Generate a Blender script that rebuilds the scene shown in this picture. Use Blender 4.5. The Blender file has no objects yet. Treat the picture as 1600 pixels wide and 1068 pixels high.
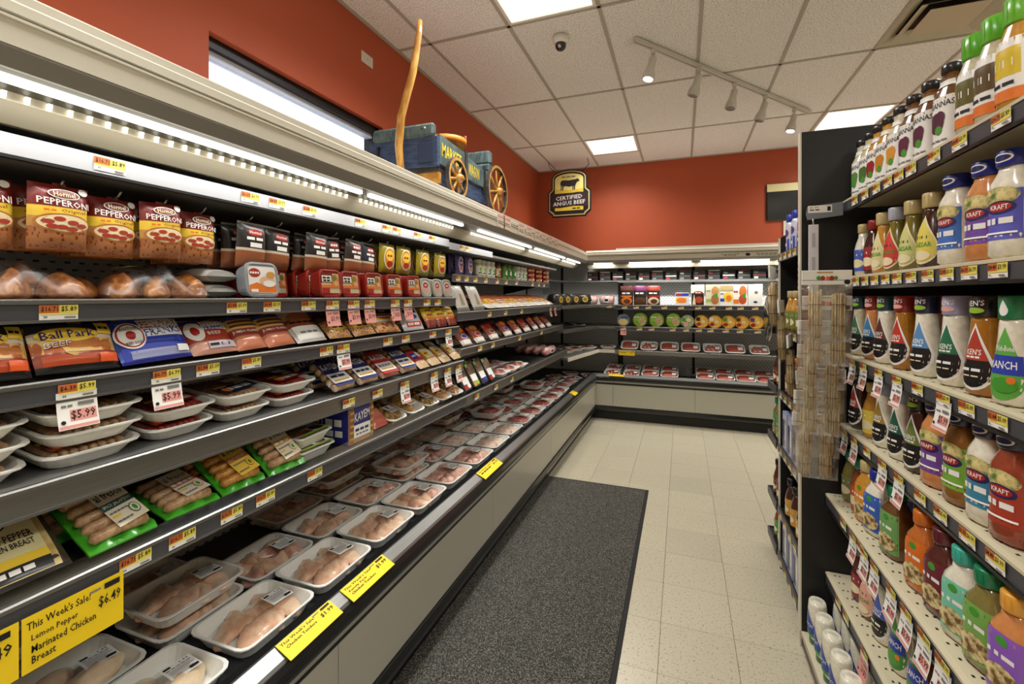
import bpy, math, random
from mathutils import Vector, Matrix, Euler

SC = bpy.context.scene
COL = SC.collection
# ---------------------------------------------------------------- camera
F_PX, CX, CY, YAW, EYE = 712.24, 800.0, 462.35, math.radians(20.456), 1.498
cam_d = bpy.data.cameras.new('camera')
cam_d.sensor_width = 36.0
cam_d.lens = F_PX / 1600 * 36
cam_d.shift_y = -(534 - CY) / 1600
cam_d.clip_start = 0.05
cam = bpy.data.objects.new('camera', cam_d)
COL.objects.link(cam)
cam.location = (0, 0, EYE)
cam.rotation_euler = (math.pi / 2, 0, YAW)
SC.camera = cam
# ---------------------------------------------------------------- sky outside the window
w = bpy.data.worlds.new('daylight')
SC.world = w
w.use_nodes = True
w.node_tree.nodes['Background'].inputs[0].default_value = (0.86, 0.93, 1.0, 1)
w.node_tree.nodes['Background'].inputs[1].default_value = 3.0
# ---------------------------------------------------------------- exposure
SC.view_settings.view_transform = 'Standard'
SC.view_settings.look = 'None'
SC.view_settings.exposure = -0.9
SC.view_settings.gamma = 1.0
SC.view_settings.use_curve_mapping = False
CEIL_W = 60.0      # power of one ceiling troffer
LED_W = 3.2        # power of one LED strip in a canopy

CAM_S, CAM_C = math.sin(YAW), math.cos(YAW)
def along(px, X):
    """Y where the vertical plane through photo column px meets the plane x = X"""
    a = (px - CX) / F_PX
    return X * (CAM_S * a + CAM_C) / (CAM_C * a - CAM_S)
def across(px, Y):
    a = (px - CX) / F_PX
    return Y * (CAM_C * a - CAM_S) / (CAM_S * a + CAM_C)

# ================================================================ helpers
def lin(c):
    return tuple((v / 255 / 12.92) if v / 255 <= 0.04045 else ((v / 255 + 0.055) / 1.055) ** 2.4 for v in c[:3])
MATS = {}
def nodes_of(name):
    m = bpy.data.materials.new(name)
    m.use_nodes = True
    nt = m.node_tree
    return m, nt, nt.nodes, nt.links, nt.nodes['Principled BSDF']
def ramp(nt, fac, stops, interp='LINEAR'):
    r = nt.nodes.new('ShaderNodeValToRGB')
    r.color_ramp.interpolation = interp
    el = r.color_ramp.elements
    while len(el) < len(stops):
        el.new(0.5)
    for e, (p, c) in zip(el, stops):
        e.position = p
        e.color = (*c, 1)
    nt.links.new(fac, r.inputs[0])
    return r.outputs[0]
def coords(nt, kind='Object', scale=(1, 1, 1)):
    tc = nt.nodes.new('ShaderNodeTexCoord')
    mp = nt.nodes.new('ShaderNodeMapping')
    mp.inputs['Scale'].default_value = scale
    nt.links.new(tc.outputs[kind], mp.inputs[0])
    return mp.outputs[0]
def noise(nt, co, scale, detail=3, rough=0.5):
    n = nt.nodes.new('ShaderNodeTexNoise')
    n.inputs['Scale'].default_value = scale
    n.inputs['Detail'].default_value = detail
    n.inputs['Roughness'].default_value = rough
    nt.links.new(co, n.inputs['Vector'])
    return n.outputs[0]
def bump(nt, b, h, strength, dist=0.002):
    n = nt.nodes.new('ShaderNodeBump')
    n.inputs['Strength'].default_value = strength
    n.inputs['Distance'].default_value = dist
    nt.links.new(h, n.inputs['Height'])
    nt.links.new(n.outputs[0], b.inputs['Normal'])
def M(name, rgb=(200, 200, 200), rough=0.5, metal=0.0, coat=0.0, var=0.0, vs=25, bmp=0.0, bs=60, emit=None, es=0.0,
      trans=0.0, ior=1.45, sss=0.0, stretch=(1, 1, 1)):
    if name in MATS:
        return MATS[name]
    m, nt, N, L, b = nodes_of(name)
    c = lin(rgb)
    b.inputs['Base Color'].default_value = (*c, 1)
    b.inputs['Roughness'].default_value = rough
    b.inputs['Metallic'].default_value = metal
    b.inputs['Coat Weight'].default_value = coat
    b.inputs['Coat Roughness'].default_value = 0.12
    b.inputs['Transmission Weight'].default_value = trans
    b.inputs['IOR'].default_value = ior
    if var or bmp:
        co = coords(nt, 'Object', stretch)
    if var:
        n = noise(nt, co, vs, 4)
        lo = tuple(v * (1 - var) for v in c)
        hi = tuple(min(1, v * (1 + var)) for v in c)
        L.new(ramp(nt, n, [(0.3, lo), (0.7, hi)]), b.inputs['Base Color'])
    if bmp:
        bump(nt, b, noise(nt, co, bs, 3), bmp)
    if emit:
        b.inputs['Emission Color'].default_value = (*lin(emit), 1)
        b.inputs['Emission Strength'].default_value = es
    MATS[name] = m
    return m
def m_clear(name, tint=(255, 255, 255), gloss=0.09, rough=0.08, bmp=0.0, bs=40):
    """thin clear plastic: mostly see-through, a little sheen"""
    if name in MATS:
        return MATS[name]
    m = bpy.data.materials.new(name)
    m.use_nodes = True
    nt = m.node_tree
    N, L = nt.nodes, nt.links
    N.remove(N['Principled BSDF'])
    t = N.new('ShaderNodeBsdfTransparent')
    t.inputs[0].default_value = (*lin(tint), 1)
    g = N.new('ShaderNodeBsdfGlossy')
    g.inputs['Roughness'].default_value = rough
    mx = N.new('ShaderNodeMixShader')
    mx.inputs[0].default_value = gloss
    L.new(t.outputs[0], mx.inputs[1])
    L.new(g.outputs[0], mx.inputs[2])
    L.new(mx.outputs[0], N['Material Output'].inputs[0])
    if bmp:
        bn = N.new('ShaderNodeBump')
        bn.inputs['Strength'].default_value = bmp
        bn.inputs['Distance'].default_value = 0.004
        L.new(noise(nt, coords(nt), bs, 3), bn.inputs['Height'])
        L.new(bn.outputs[0], g.inputs['Normal'])
    MATS[name] = m
    return m
def m_bands(name, stops, axis=2, rough=0.35, coat=0.3, spots=None):
    """printed film: flat colour bands up the package (generated coordinate), optional blobs in one band"""
    if name in MATS:
        return MATS[name]
    m, nt, N, L, b = nodes_of(name)
    g = coords(nt, 'Generated')
    sp = N.new('ShaderNodeSeparateXYZ')
    L.new(g, sp.inputs[0])
    col = ramp(nt, sp.outputs[axis], [(p, lin(c)) for p, c in stops], 'CONSTANT')
    if spots:
        lo, hi, sc, ca, cb, th = spots
        v = N.new('ShaderNodeTexVoronoi')
        v.inputs['Scale'].default_value = sc
        L.new(g, v.inputs['Vector'])
        blob = ramp(nt, v.outputs['Distance'], [(0.0, lin(ca)), (th, lin(cb))], 'CONSTANT')
        gate = ramp(nt, sp.outputs[axis], [(0.0, (0, 0, 0)), (lo, (1, 1, 1)), (hi, (0, 0, 0))], 'CONSTANT')
        mx = N.new('ShaderNodeMix')
        mx.data_type = 'RGBA'
        L.new(gate, mx.inputs[0])
        L.new(col, mx.inputs[6])
        L.new(blob, mx.inputs[7])
        col = mx.outputs[2]
    L.new(col, b.inputs['Base Color'])
    b.inputs['Roughness'].default_value = rough
    b.inputs['Coat Weight'].default_value = coat
    bump(nt, b, noise(nt, coords(nt), 45, 3), 0.35, 0.004)
    MATS[name] = m
    return m
def m_blend(name, ca, cb, scale=30, rough=0.4, coat=0.2, lo=0.4, hi=0.6, bmp=0.3, bs=None, stretch=(1, 1, 1), cc=None):
    """two-tone organic stuff (meat, wood, marbling)"""
    if name in MATS:
        return MATS[name]
    m, nt, N, L, b = nodes_of(name)
    co = coords(nt, 'Object', stretch)
    n = noise(nt, co, scale, 5, 0.6)
    st = [(lo, lin(ca)), (hi, lin(cb))]
    if cc:
        st.append((min(1, hi + 0.12), lin(cc)))
    L.new(ramp(nt, n, st), b.inputs['Base Color'])
    b.inputs['Roughness'].default_value = rough
    b.inputs['Coat Weight'].default_value = coat
    if bmp:
        bump(nt, b, noise(nt, co, bs or scale * 2, 4), bmp, 0.003)
    MATS[name] = m
    return m

class MB:
    """collects polygons (with material slots) and makes ONE mesh"""
    def __init__(s):
        s.v, s.f, s.m, s.sm, s.mats = [], [], [], [], []
    def slot(s, mat):
        if mat not in s.mats:
            s.mats.append(mat)
        return s.mats.index(mat)
    def add(s, vs, fs, mat, smooth=False):
        o = len(s.v)
        k = s.slot(mat)
        s.v += [tuple(p) for p in vs]
        for f in fs:
            s.f.append([o + i for i in f])
            s.m.append(k)
            s.sm.append(smooth)
        return s
    def box(s, x0, x1, y0, y1, z0, z1, mat, bev=0.0):
        x0, x1 = min(x0, x1), max(x0, x1)
        y0, y1 = min(y0, y1), max(y0, y1)
        z0, z1 = min(z0, z1), max(z0, z1)
        if bev <= 0:
            vs = [(x, y, z) for z in (z0, z1) for y in (y0, y1) for x in (x0, x1)]
            fs = [(0, 2, 3, 1), (4, 5, 7, 6), (0, 1, 5, 4), (2, 6, 7, 3), (0, 4, 6, 2), (1, 3, 7, 5)]
            return s.add(vs, fs, mat)
        b = min(bev, (x1 - x0) / 2.01, (y1 - y0) / 2.01, (z1 - z0) / 2.01)
        rings = []
        for z, k in ((z0, b), (z0 + b, 0), (z1 - b, 0), (z1, b)):
            rings.append([(x, y, z) for x, y in ((x0 + b, y0 + k), (x1 - b, y0 + k), (x1 - k, y0 + b), (x1 - k, y1 - b),
                                                (x1 - b, y1 - k), (x0 + b, y1 - k), (x0 + k, y1 - b), (x0 + k, y0 + b))])
        return s.loft(rings, mat, caps=True)
    def loft(s, rings, mat, caps=False, smooth=False, closed=True):
        n = len(rings[0])
        vs = [p for r in rings for p in r]
        fs = []
        for i in range(len(rings) - 1):
            for j in range(n if closed else n - 1):
                a, b = i * n + j, i * n + (j + 1) % n
                fs.append((a, b, b + n, a + n))
        if caps:
            fs.append(tuple(reversed(range(n))))
            fs.append(tuple(range((len(rings) - 1) * n, len(rings) * n)))
        return s.add(vs, fs, mat, smooth)
    def prism(s, pts, fn, a0, a1, mat, smooth=False):
        """polygon pts (p,q) pushed from a0 to a1 through fn(p,q,a) -> xyz"""
        n = len(pts)
        vs = [fn(p, q, a0) for p, q in pts] + [fn(p, q, a1) for p, q in pts]
        fs = [(i, (i + 1) % n, (i + 1) % n + n, i + n) for i in range(n)] + [tuple(reversed(range(n))), tuple(range(n, 2 * n))]
        return s.add(vs, fs, mat, smooth)
    def lathe(s, prof, mat, n=16, sx=1.0, sy=1.0, c=(0, 0, 0), power=2.0, smooth=True, caps=True):
        rings = []
        for r, z in prof:
            ring = []
            for k in range(n):
                t = 2 * math.pi * k / n
                x, y = math.cos(t), math.sin(t)
                if power != 2.0:
                    q = (abs(x) ** power + abs(y) ** power) ** (-1 / power)
                    x, y = x * q, y * q
                ring.append((c[0] + r * sx * x, c[1] + r * sy * y, c[2] + z))
            rings.append(ring)
        return s.loft(rings, mat, caps=caps, smooth=smooth)
    def tube(s, path, r, mat, n=6, smooth=True, caps=True):
        P = [Vector(p) for p in path]
        rr = r if isinstance(r, (list, tuple)) else [r] * len(P)
        rings, up = [], Vector((0.13, 0.29, 0.95))
        for i, p in enumerate(P):
            t = (P[min(i + 1, len(P) - 1)] - P[max(i - 1, 0)]).normalized()
            a = t.cross(up)
            if a.length < 0.05:
                a = t.cross(Vector((1, 0, 0)))
            a.normalize()
            b = t.cross(a)
            rings.append([tuple(p + a * rr[i] * math.cos(2 * math.pi * k / n) + b * rr[i] * math.sin(2 * math.pi * k / n)) for k in range(n)])
        return s.loft(rings, mat, caps=caps, smooth=smooth)
    def grid(s, fn, nu, nv, mat, smooth=True):
        vs = [fn(i / nu, j / nv) for j in range(nv + 1) for i in range(nu + 1)]
        fs = [(j * (nu + 1) + i, j * (nu + 1) + i + 1, (j + 1) * (nu + 1) + i + 1, (j + 1) * (nu + 1) + i) for j in range(nv) for i in range(nu)]
        return s.add(vs, fs, mat, smooth)
    def mesh(s, name):
        me = bpy.data.meshes.new(name)
        me.from_pydata(s.v, [], s.f)
        for m in s.mats:
            me.materials.append(m)
        me.polygons.foreach_set('material_index', s.m)
        me.polygons.foreach_set('use_smooth', s.sm)
        me.update()
        return me
    def obj(s, name, parent=None, **props):
        return ob(name, s.mesh(name), parent, **props)

def ob(name, mesh, parent=None, **props):
    o = bpy.data.objects.new(name, mesh)
    COL.objects.link(o)
    if parent is not None:
        o.parent = parent
    for k, v in props.items():
        o[k] = v
    return o
def thing(name, label, cat, loc=(0, 0, 0), rot=(0, 0, 0), group=None):
    o = bpy.data.objects.new(name, None)
    o.empty_display_size = 0.05
    COL.objects.link(o)
    o.location = loc
    o.rotation_euler = rot
    o['label'] = label
    o['category'] = cat
    if group:
        o['group'] = group
    return o
def tagthing(o, label, cat, group=None):
    o['label'] = label
    o['category'] = cat
    if group:
        o['group'] = group
    return o

# ---- lettering
TXT = {}
def tmesh(t):
    if t not in TXT:
        cu = bpy.data.curves.new('lettering', 'FONT')
        cu.body = t
        cu.resolution_u = 1
        cu.offset = 0.012
        o = bpy.data.objects.new('lettering', cu)
        me = bpy.data.meshes.new_from_object(o)
        vs = [(v.co.x, v.co.y) for v in me.vertices]
        fs = [tuple(p.vertices) for p in me.polygons]
        x0, x1 = min(v[0] for v in vs), max(v[0] for v in vs)
        y0, y1 = min(v[1] for v in vs), max(v[1] for v in vs)
        TXT[t] = ([((x - x0) / (x1 - x0), (y - y0) / (y1 - y0)) for x, y in vs], fs)
        bpy.data.objects.remove(o)
        bpy.data.curves.remove(cu)
        bpy.data.meshes.remove(me)
    return TXT[t]

# print too small to read in the photograph: built as word-sized bars
BLUR = {'Bridgford', 'Volpi', 'JERKY', 'SALAMI', 'TURKEY', 'DELI', 'HAM', '8 FRANKS', 'LB PKG', 'SINCE 1909', 'FULLY COOKED', 'Johnsonville', 'Smoked', 'SEA BEST', 'SHRIMP', 'GASPARS', 'CHOURICO', 'Land O Frost',
        'NATURAL', 'CHOICE', 'ham', 'ROASTED GARLIC', 'SWEET APPLE', 'CHICKEN SAUSAGE', 'NET WT 12 OZ', 'OLD TYME', 'BRATWURST', 'BEEF ', 'Artisan', 'OLD', 'NEIGHBORHOOD', 'MARINATED', 'SMOKED', 'TRUE', 'PASTENE', 'LINGUICA',
        'HOT ITALIAN', 'GROUND', 'DIP', 'grilled', 'smoky', 'sliced', 'HORMEL', 'mac', 'egg', 'beef', 'pasta', 'STEAK HOUSE', 'DRESSING', 'HOME STYLE', 'Cindys', 'KITCHEN', 'NEWMANS', 'SALT', 'KEEP REFRIGERATED', 'SALE', 'lb',
        'Our Beef Certified', 'Angus Beef', 'The tender, juicy', 'flavor you want', 'SINCE 1978', 'BRAND', 'PIZZA', 'SKEWERS', 'Chicken Thighs', 'Beef', 'Ground Beef', 'Steak', 'BACON', 'BR', 'ATS'}
def decals(mb, S, ops, off=0.0006, step=0.00035, dens=6):
    """print shapes on a surface S(u,v,offset): ('r',u0,v0,u1,v1,mat) ('e',cu,cv,ru,rv,mat) ('t',text,cu,cv,w,h,mat[,slant]) ('d' teardrop) ('p',pts,mat)"""
    o = off
    for op in ops:
        k = op[0]
        if k == 'r':
            _, a, b, c, d, mat = op
            mb.grid(lambda u, v: S(a + (c - a) * u, b + (d - b) * v, o), dens, dens, mat)
        elif k == 'e':
            _, cu, cv, ru, rv, mat = op
            n = 12
            rows = []
            for i in range(n + 1):
                t = math.pi * i / n
                hw = max(0.02, math.sin(t)) * ru
                rows.append((cv - rv * math.cos(t), hw))
            mb.grid(lambda u, v: S(cu + (2 * u - 1) * rows[round(v * n)][1], rows[round(v * n)][0], o), 8, n, mat)
        elif k == 'd':
            _, cu, v0, v1, ru, mat = op[:6]
            t0 = op[6] if len(op) > 6 else 0.0
            n = 12
            def hw(t):
                if t < 0.36:
                    return ru * math.sqrt(max(0.004, 1 - ((0.36 - t) / 0.36) ** 2))
                q = (t - 0.36) / 0.64
                return ru * max(0.02, (1 - q) * (1 + 0.35 * q) * (1 - 0.1 * q))
            ts = [t0 + (1 - t0) * q for q in (0, .02, .06, .12, .22, .36, .48, .6, .72, .83, .92, .97, 1)]
            mb.grid(lambda u, v: S(cu + (2 * u - 1) * hw(ts[round(v * n)]), v0 + (v1 - v0) * ts[round(v * n)], o), 8, n, mat)
        elif k == 't' and op[1] in BLUR:
            _, t, cu, cv, wd, h, mat = op[:7]
            n = max(2, len(t) // 3)
            for q in range(n):
                a, b = cu - wd / 2 + wd * q / n, cu - wd / 2 + wd * (q + 0.8) / n
                mb.grid(lambda u, v: S(a + (b - a) * u, cv - h * 0.4 + h * 0.8 * v, o), 1, 1, mat)
        elif k == 't':
            _, t, cu, cv, wd, h, mat = op[:7]
            sl = op[7] if len(op) > 7 else 0.0
            vs, fs = tmesh(t)
            mb.add([S(cu + (x - 0.5) * wd, cv + (y - 0.5) * h + sl * (x - 0.5), o) for x, y in vs], fs, mat)
        elif k == 'p':
            _, pts, mat = op
            mb.add([S(u, v, o) for u, v in pts], [tuple(range(len(pts)))], mat)
        o += step

class Proto:
    """a thing's parts: list of (name, mesh, [sub-parts])"""
    def __init__(s, name, cat, depth=0.0):
        s.name, s.cat, s.depth, s.parts = name, cat, depth, []
    def part(s, name, mb, label=None):
        p = [name, mb.mesh(name), [], label]
        s.parts.append(p)
        return p
    def sub(s, p, name, mb, label=None):
        p[2].append([name, mb.mesh(name), [], label])
def inst(pr, loc, rz=0.0, tilt=0.0, label='', group=None, roll=0.0, lift=True, scale=None):
    z = loc[2] + (pr.depth / 2 * abs(math.sin(tilt)) if lift else 0)
    if len(pr.parts) == 1 and not pr.parts[0][2]:
        root = ob(pr.name, pr.parts[0][1])
        tagthing(root, label, pr.cat, group)
    else:
        root = thing(pr.name, label, pr.cat, group=group)
        for nm, me, subs, lb in pr.parts:
            o = ob(nm, me, root)
            if lb:
                o['label'] = lb
            for n2, m2, _, l2 in subs:
                q = ob(n2, m2, o)
                if l2:
                    q['label'] = l2
    root.location = (loc[0], loc[1], z)
    root.rotation_euler = (tilt, roll, rz)
    if scale:
        root.scale = scale
    return root
ORD = ['', 'first', 'second', 'third', 'fourth', 'fifth', 'sixth', 'seventh', 'eighth', 'ninth', 'tenth', 'eleventh', 'twelfth', 'thirteenth',
       'fourteenth', 'fifteenth', 'sixteenth', 'seventeenth', 'eighteenth', 'nineteenth', 'twentieth']
RZ_L, RZ_R, RZ_B = math.pi / 2, -math.pi / 2, 0.0    # packages on the left case face +x, on the right gondola -x, on the back case -y
random.seed(7)
# ================================================================ materials of the place
def m_ceiling():
    m, nt, N, L, b = nodes_of('acoustic tile')
    co = coords(nt)
    n = noise(nt, co, 130, 3, 0.6)
    L.new(ramp(nt, n, [(0.36, lin((150, 145, 138))), (0.46, lin((243, 241, 236)))]), b.inputs['Base Color'])
    b.inputs['Roughness'].default_value = 0.95
    bump(nt, b, n, 0.5, 0.003)
    return m
def m_floor():
    m, nt, N, L, b = nodes_of('vinyl composition tile')
    co = coords(nt, 'Object')
    oi = N.new('ShaderNodeObjectInfo')
    base = ramp(nt, oi.outputs['Random'], [(0.0, lin((182, 174, 152))), (0.06, lin((184, 175, 154))), (0.08, lin((188, 179, 156))), (1.0, lin((194, 184, 160)))])
    geo = N.new('ShaderNodeNewGeometry')
    n1 = noise(nt, geo.outputs['Position'], 95, 2)
    n2 = noise(nt, geo.outputs['Position'], 160, 2)
    f1 = ramp(nt, n1, [(0.33, (0.62, 0.6, 0.56)), (0.42, (1, 1, 1)), (0.62, (1, 1, 1)), (0.7, (1.0, 1.0, 1.0))])
    mx = N.new('ShaderNodeMix')
    mx.data_type = 'RGBA'
    mx.blend_type = 'MULTIPLY'
    mx.inputs[0].default_value = 1
    L.new(base, mx.inputs[6])
    L.new(f1, mx.inputs[7])
    mx2 = N.new('ShaderNodeMix')
    mx2.data_type = 'RGBA'
    L.new(ramp(nt, n2, [(0.64, (0, 0, 0)), (0.7, (0.55, 0.55, 0.55))]), mx2.inputs[0])
    L.new(mx.outputs[2], mx2.inputs[6])
    mx2.inputs[7].default_value = (*lin((238, 232, 214)), 1)
    L.new(mx2.outputs[2], b.inputs['Base Color'])
    b.inputs['Roughness'].default_value = 0.28
    bump(nt, b, noise(nt, geo.outputs['Position'], 9, 3), 0.06, 0.01)
    return m
def m_mat():
    m, nt, N, L, b = nodes_of('carpet mat pile')
    geo = N.new('ShaderNodeNewGeometry')
    n = noise(nt, geo.outputs['Position'], 190, 2, 0.7)
    L.new(ramp(nt, n, [(0.35, lin((24, 24, 22))), (0.5, lin((58, 56, 51))), (0.66, lin((132, 127, 115)))]), b.inputs['Base Color'])
    b.inputs['Roughness'].default_value = 1.0
    bump(nt, b, n, 0.9, 0.006)
    return m
def m_perf(name, base, hole, sx, sz, axis):
    """sheet steel with rows of short punched slots"""
    m, nt, N, L, b = nodes_of(name)
    geo = N.new('ShaderNodeNewGeometry')
    sp = N.new('ShaderNodeSeparateXYZ')
    L.new(geo.outputs['Position'], sp.inputs[0])
    def mth(op, a, c=None):
        q = N.new('ShaderNodeMath')
        q.operation = op
        for i, x in enumerate((a, c)):
            if x is None:
                continue
            if isinstance(x, (int, float)):
                q.inputs[i].default_value = x
            else:
                L.new(x, q.inputs[i])
        return q.outputs[0]
    u = mth('MULTIPLY', sp.outputs[axis], sx)
    v = mth('MULTIPLY', sp.outputs[2], sz)
    row = mth('FLOOR', v)
    u2 = mth('ADD', u, mth('MULTIPLY', mth('MODULO', row, 2.0), 0.5))
    fu = mth('FRACT', u2)
    fv = mth('FRACT', v)
    inu = mth('LESS_THAN', mth('ABSOLUTE', mth('SUBTRACT', fu, 0.5)), 0.2)
    inv = mth('LESS_THAN', mth('ABSOLUTE', mth('SUBTRACT', fv, 0.5)), 0.13)
    mask = mth('MULTIPLY', inu, inv)
    mx = N.new('ShaderNodeMix')
    mx.data_type = 'RGBA'
    L.new(mask, mx.inputs[0])
    mx.inputs[6].default_value = (*lin(base), 1)
    mx.inputs[7].default_value = (*lin(hole), 1)
    L.new(mx.outputs[2], b.inputs['Base Color'])
    b.inputs['Roughness'].default_value = 0.45
    return m
CEILM, FLOORM, MATM = m_ceiling(), m_floor(), m_mat()
RED = M('red wall paint', (174, 78, 44), 0.6, var=0.05, vs=1.3, bmp=0.06, bs=90)
WHITE = M('white paint', (232, 228, 218), 0.5)
TBAR = M('ceiling grid', (176, 170, 156), 0.5)
CREAM = M('cream enamel', (214, 207, 190), 0.35, coat=0.2)
PANELGREY = M('grey enamel panel', (172, 168, 152), 0.32, coat=0.25)
CANGREY = M('canopy grey', (150, 147, 141), 0.35, metal=0.3)
BEIGEM = M('discharge beige', (186, 178, 156), 0.45)
BLACKP = M('black bumper plastic', (20, 20, 20), 0.3, coat=0.3)
BLACKM = M('black painted steel', (22, 21, 21), 0.45)
DARK = M('dark liner', (30, 30, 30), 0.6)
STEEL = M('brushed steel', (140, 139, 136), 0.36, metal=0.9, var=0.08, vs=8, stretch=(30, 1, 30))
CHAR = M('charcoal price channel', (72, 72, 76), 0.4)
CHROME = M('chrome', (200, 200, 200), 0.12, metal=1.0)
PERF_L = m_perf('perforated back sheet', (176, 176, 174), (40, 40, 40), 26, 42, 1)
PERF_B = m_perf('perforated back sheet ', (226, 228, 230), (60, 60, 62), 26, 42, 0)
PEGB = m_perf('black peg sheet', (30, 29, 29), (8, 8, 8), 12, 24, 1)
SHELFBEIGE = M('beige shelf steel', (206, 196, 166), 0.45)
SHELFGREY = M('grey shelf pan', (120, 119, 116), 0.4, metal=0.3)
WIRE = M('dark wire mesh', (38, 38, 38), 0.4, bmp=0.8, bs=300)
PAPER = M('white paper', (240, 238, 232), 0.6)
INK = M('black ink', (22, 20, 20), 0.6)
ORANGE = M('tag orange', (204, 108, 48), 0.6)
YELLOW = M('tag yellow', (232, 216, 92), 0.55)
SALEY = M('sale sign yellow', (240, 204, 26), 0.5)
PINKT = M('tag pink', (222, 150, 140), 0.6)
REDINK = M('red ink', (176, 46, 40), 0.55)
GREYINK = M('grey ink', (120, 118, 116), 0.6)
CLEAR = m_clear('clear plastic', gloss=0.1)
FILM = m_clear('stretch film', gloss=0.06, rough=0.12, bmp=0.5, bs=28)
CLEARB = m_clear('clear bag', gloss=0.08, rough=0.32, bmp=0.45, bs=22)
LAMPM = M('lit diffuser', (255, 255, 255), 0.4, emit=(255, 250, 238), es=3.5)
LEDM = M('lit led', (255, 255, 255), 0.4, emit=(255, 252, 240), es=5.0)

# ================================================================ room shell
HC = 3.3245
XL, XR, YF, YB = -1.995, 4.2, -3.4, 6.455
MAXZ = HC + 0.35
# floor: dark slab carries the separate vinyl tiles
fl = MB().box(XL - 0.15, XR + 0.15, YF - 0.15, YB + 0.15, -0.12, -0.004, M('tile joint', (84, 78, 66), 0.8)).obj('floor', kind='structure')
T = 0.3048
tile_me = MB().box(0.0008, T - 0.0008, 0.0008, T - 0.0008, -0.004, 0.0, FLOORM, 0.0008).mesh('floor_tile')
rest = MB()
x_lo, y_lo = -0.0914 - T * 7, 2.205 - T * 19
i = 0
while x_lo + i * T < XR:
    j = 0
    while y_lo + j * T < YB:
        x, y = x_lo + i * T, y_lo + j * T
        if -1.35 < x < 1.9 and 1.2 < y < 5.7:
            o = ob('floor_tile', tile_me, fl)
            o.location = (x, y, 0)
        elif x > -1.9 and y > YF:
            rest.box(x + 0.0004, min(XR, x + T - 0.0004), y + 0.0004, min(YB, y + T - 0.0004), -0.004, 0, FLOORM)
        j += 1
    i += 1
rest.obj('floor_tile_field', fl, kind='stuff')
# ceiling
ce = MB().box(XL - 0.15, XR + 0.15, YF - 0.15, YB + 0.15, HC + 0.1, MAXZ, WHITE).obj('ceiling', kind='structure')
CW, CL_ = 0.6096, 1.2192
GX0, GY0 = -1.712, 2.893
LIGHTS = {(1, -1): 'L', (1, 2): 'S', (5, 2): 'S', (5, -1): 'L', (1, -3): 'L', (5, -3): 'L', (8, 1): 'L', (8, -2): 'L', (3, -5): 'L'}  # entries after the square lights are unseen panels, added to brighten the room
VENT = (5, 0)
g = 0.011
ct_cache = {}
def ctile(x0, x1, y0, y1):
    if x1 - x0 < 0.03 or y1 - y0 < 0.03:
        return
    k = (round(x1 - x0, 3), round(y1 - y0, 3))
    if k not in ct_cache:
        ct_cache[k] = MB().box(0, k[0], 0, k[1], 0, 0.015, CEILM).mesh('ceiling_tile')
    o = ob('ceiling_tile', ct_cache[k], ce)
    o.location = (x0, y0, HC + 0.006)
for i in range(-1, 10):
    for j in range(-6, 3):
        x0, x1 = max(XL, GX0 + i * CW), min(XR, GX0 + (i + 1) * CW)
        y0, y1 = max(YF, GY0 + j * CL_), min(YB, GY0 + (j + 1) * CL_)
        if x1 <= x0 or y1 <= y0:
            continue
        kind = LIGHTS.get((i, j))
        if kind == 'L':
            continue
        if kind == 'S':
            ctile(x0 + g, x1 - g, y0 + CW + g, y1 - g)
        elif (i, j) == VENT:
            ctile(x0 + g, x1 - g, y0 + g, y1 - CW - g)
        else:
            ctile(x0 + g, x1 - g, y0 + g, y1 - g)
tb = MB()
def tbar(x0, x1, y0, y1):
    o = MB().box(x0, x1, y0, y1, HC, HC + 0.025, TBAR).obj('ceiling_grid_bar', ce)
for i in range(0, 10):
    x = GX0 + i * CW
    tbar(x - 0.012, x + 0.012, YF, YB)
for j in range(-5, 3):
    y = GY0 + j * CL_
    tbar(XL, XR, y - 0.012, y + 0.012)
for (i, j), k in LIGHTS.items():
    if k == 'S':
        x, y = GX0 + i * CW, GY0 + j * CL_ + CW
        tbar(x + 0.012, x + CW - 0.012, y - 0.012, y + 0.012)
x, y = GX0 + VENT[0] * CW, GY0 + (VENT[1] + 1) * CL_ - CW
tbar(x + 0.012, x + CW - 0.012, y - 0.012, y + 0.012)
MB().box(XL, XL + 0.022, YF, YB, HC - 0.004, HC + 0.02, TBAR).obj('ceiling_edge_angle', ce)
MB().box(XL, XR, YB - 0.022, YB, HC - 0.004, HC + 0.02, TBAR).obj('ceiling_edge_angle', ce)
# walls
WY0, WY1, WZ0, WZ1 = 1.445, 2.72, 2.16, 2.694
wl = MB()
wl.box(XL - 0.15, XL, YF, WY0, 0, HC + 0.1, RED).box(XL - 0.15, XL, WY1, YB, 0, HC + 0.1, RED)
wl.box(XL - 0.15, XL, WY0, WY1, 0, WZ0, RED).box(XL - 0.15, XL, WY0, WY1, WZ1, HC + 0.1, RED)
wl.obj('wall_left', kind='structure')
MB().box(XL - 0.15, XR + 0.15, YB, YB + 0.15, 0, HC + 0.1, RED).obj('wall_back', kind='structure')
MB().box(XR, XR + 0.15, YF, YB, 0, HC + 0.1, CREAM).obj('wall_right', kind='structure')
MB().box(XL - 0.15, XR + 0.15, YF - 0.15, YF, 0, HC + 0.1, CREAM).obj('wall_front', kind='structure')
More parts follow.
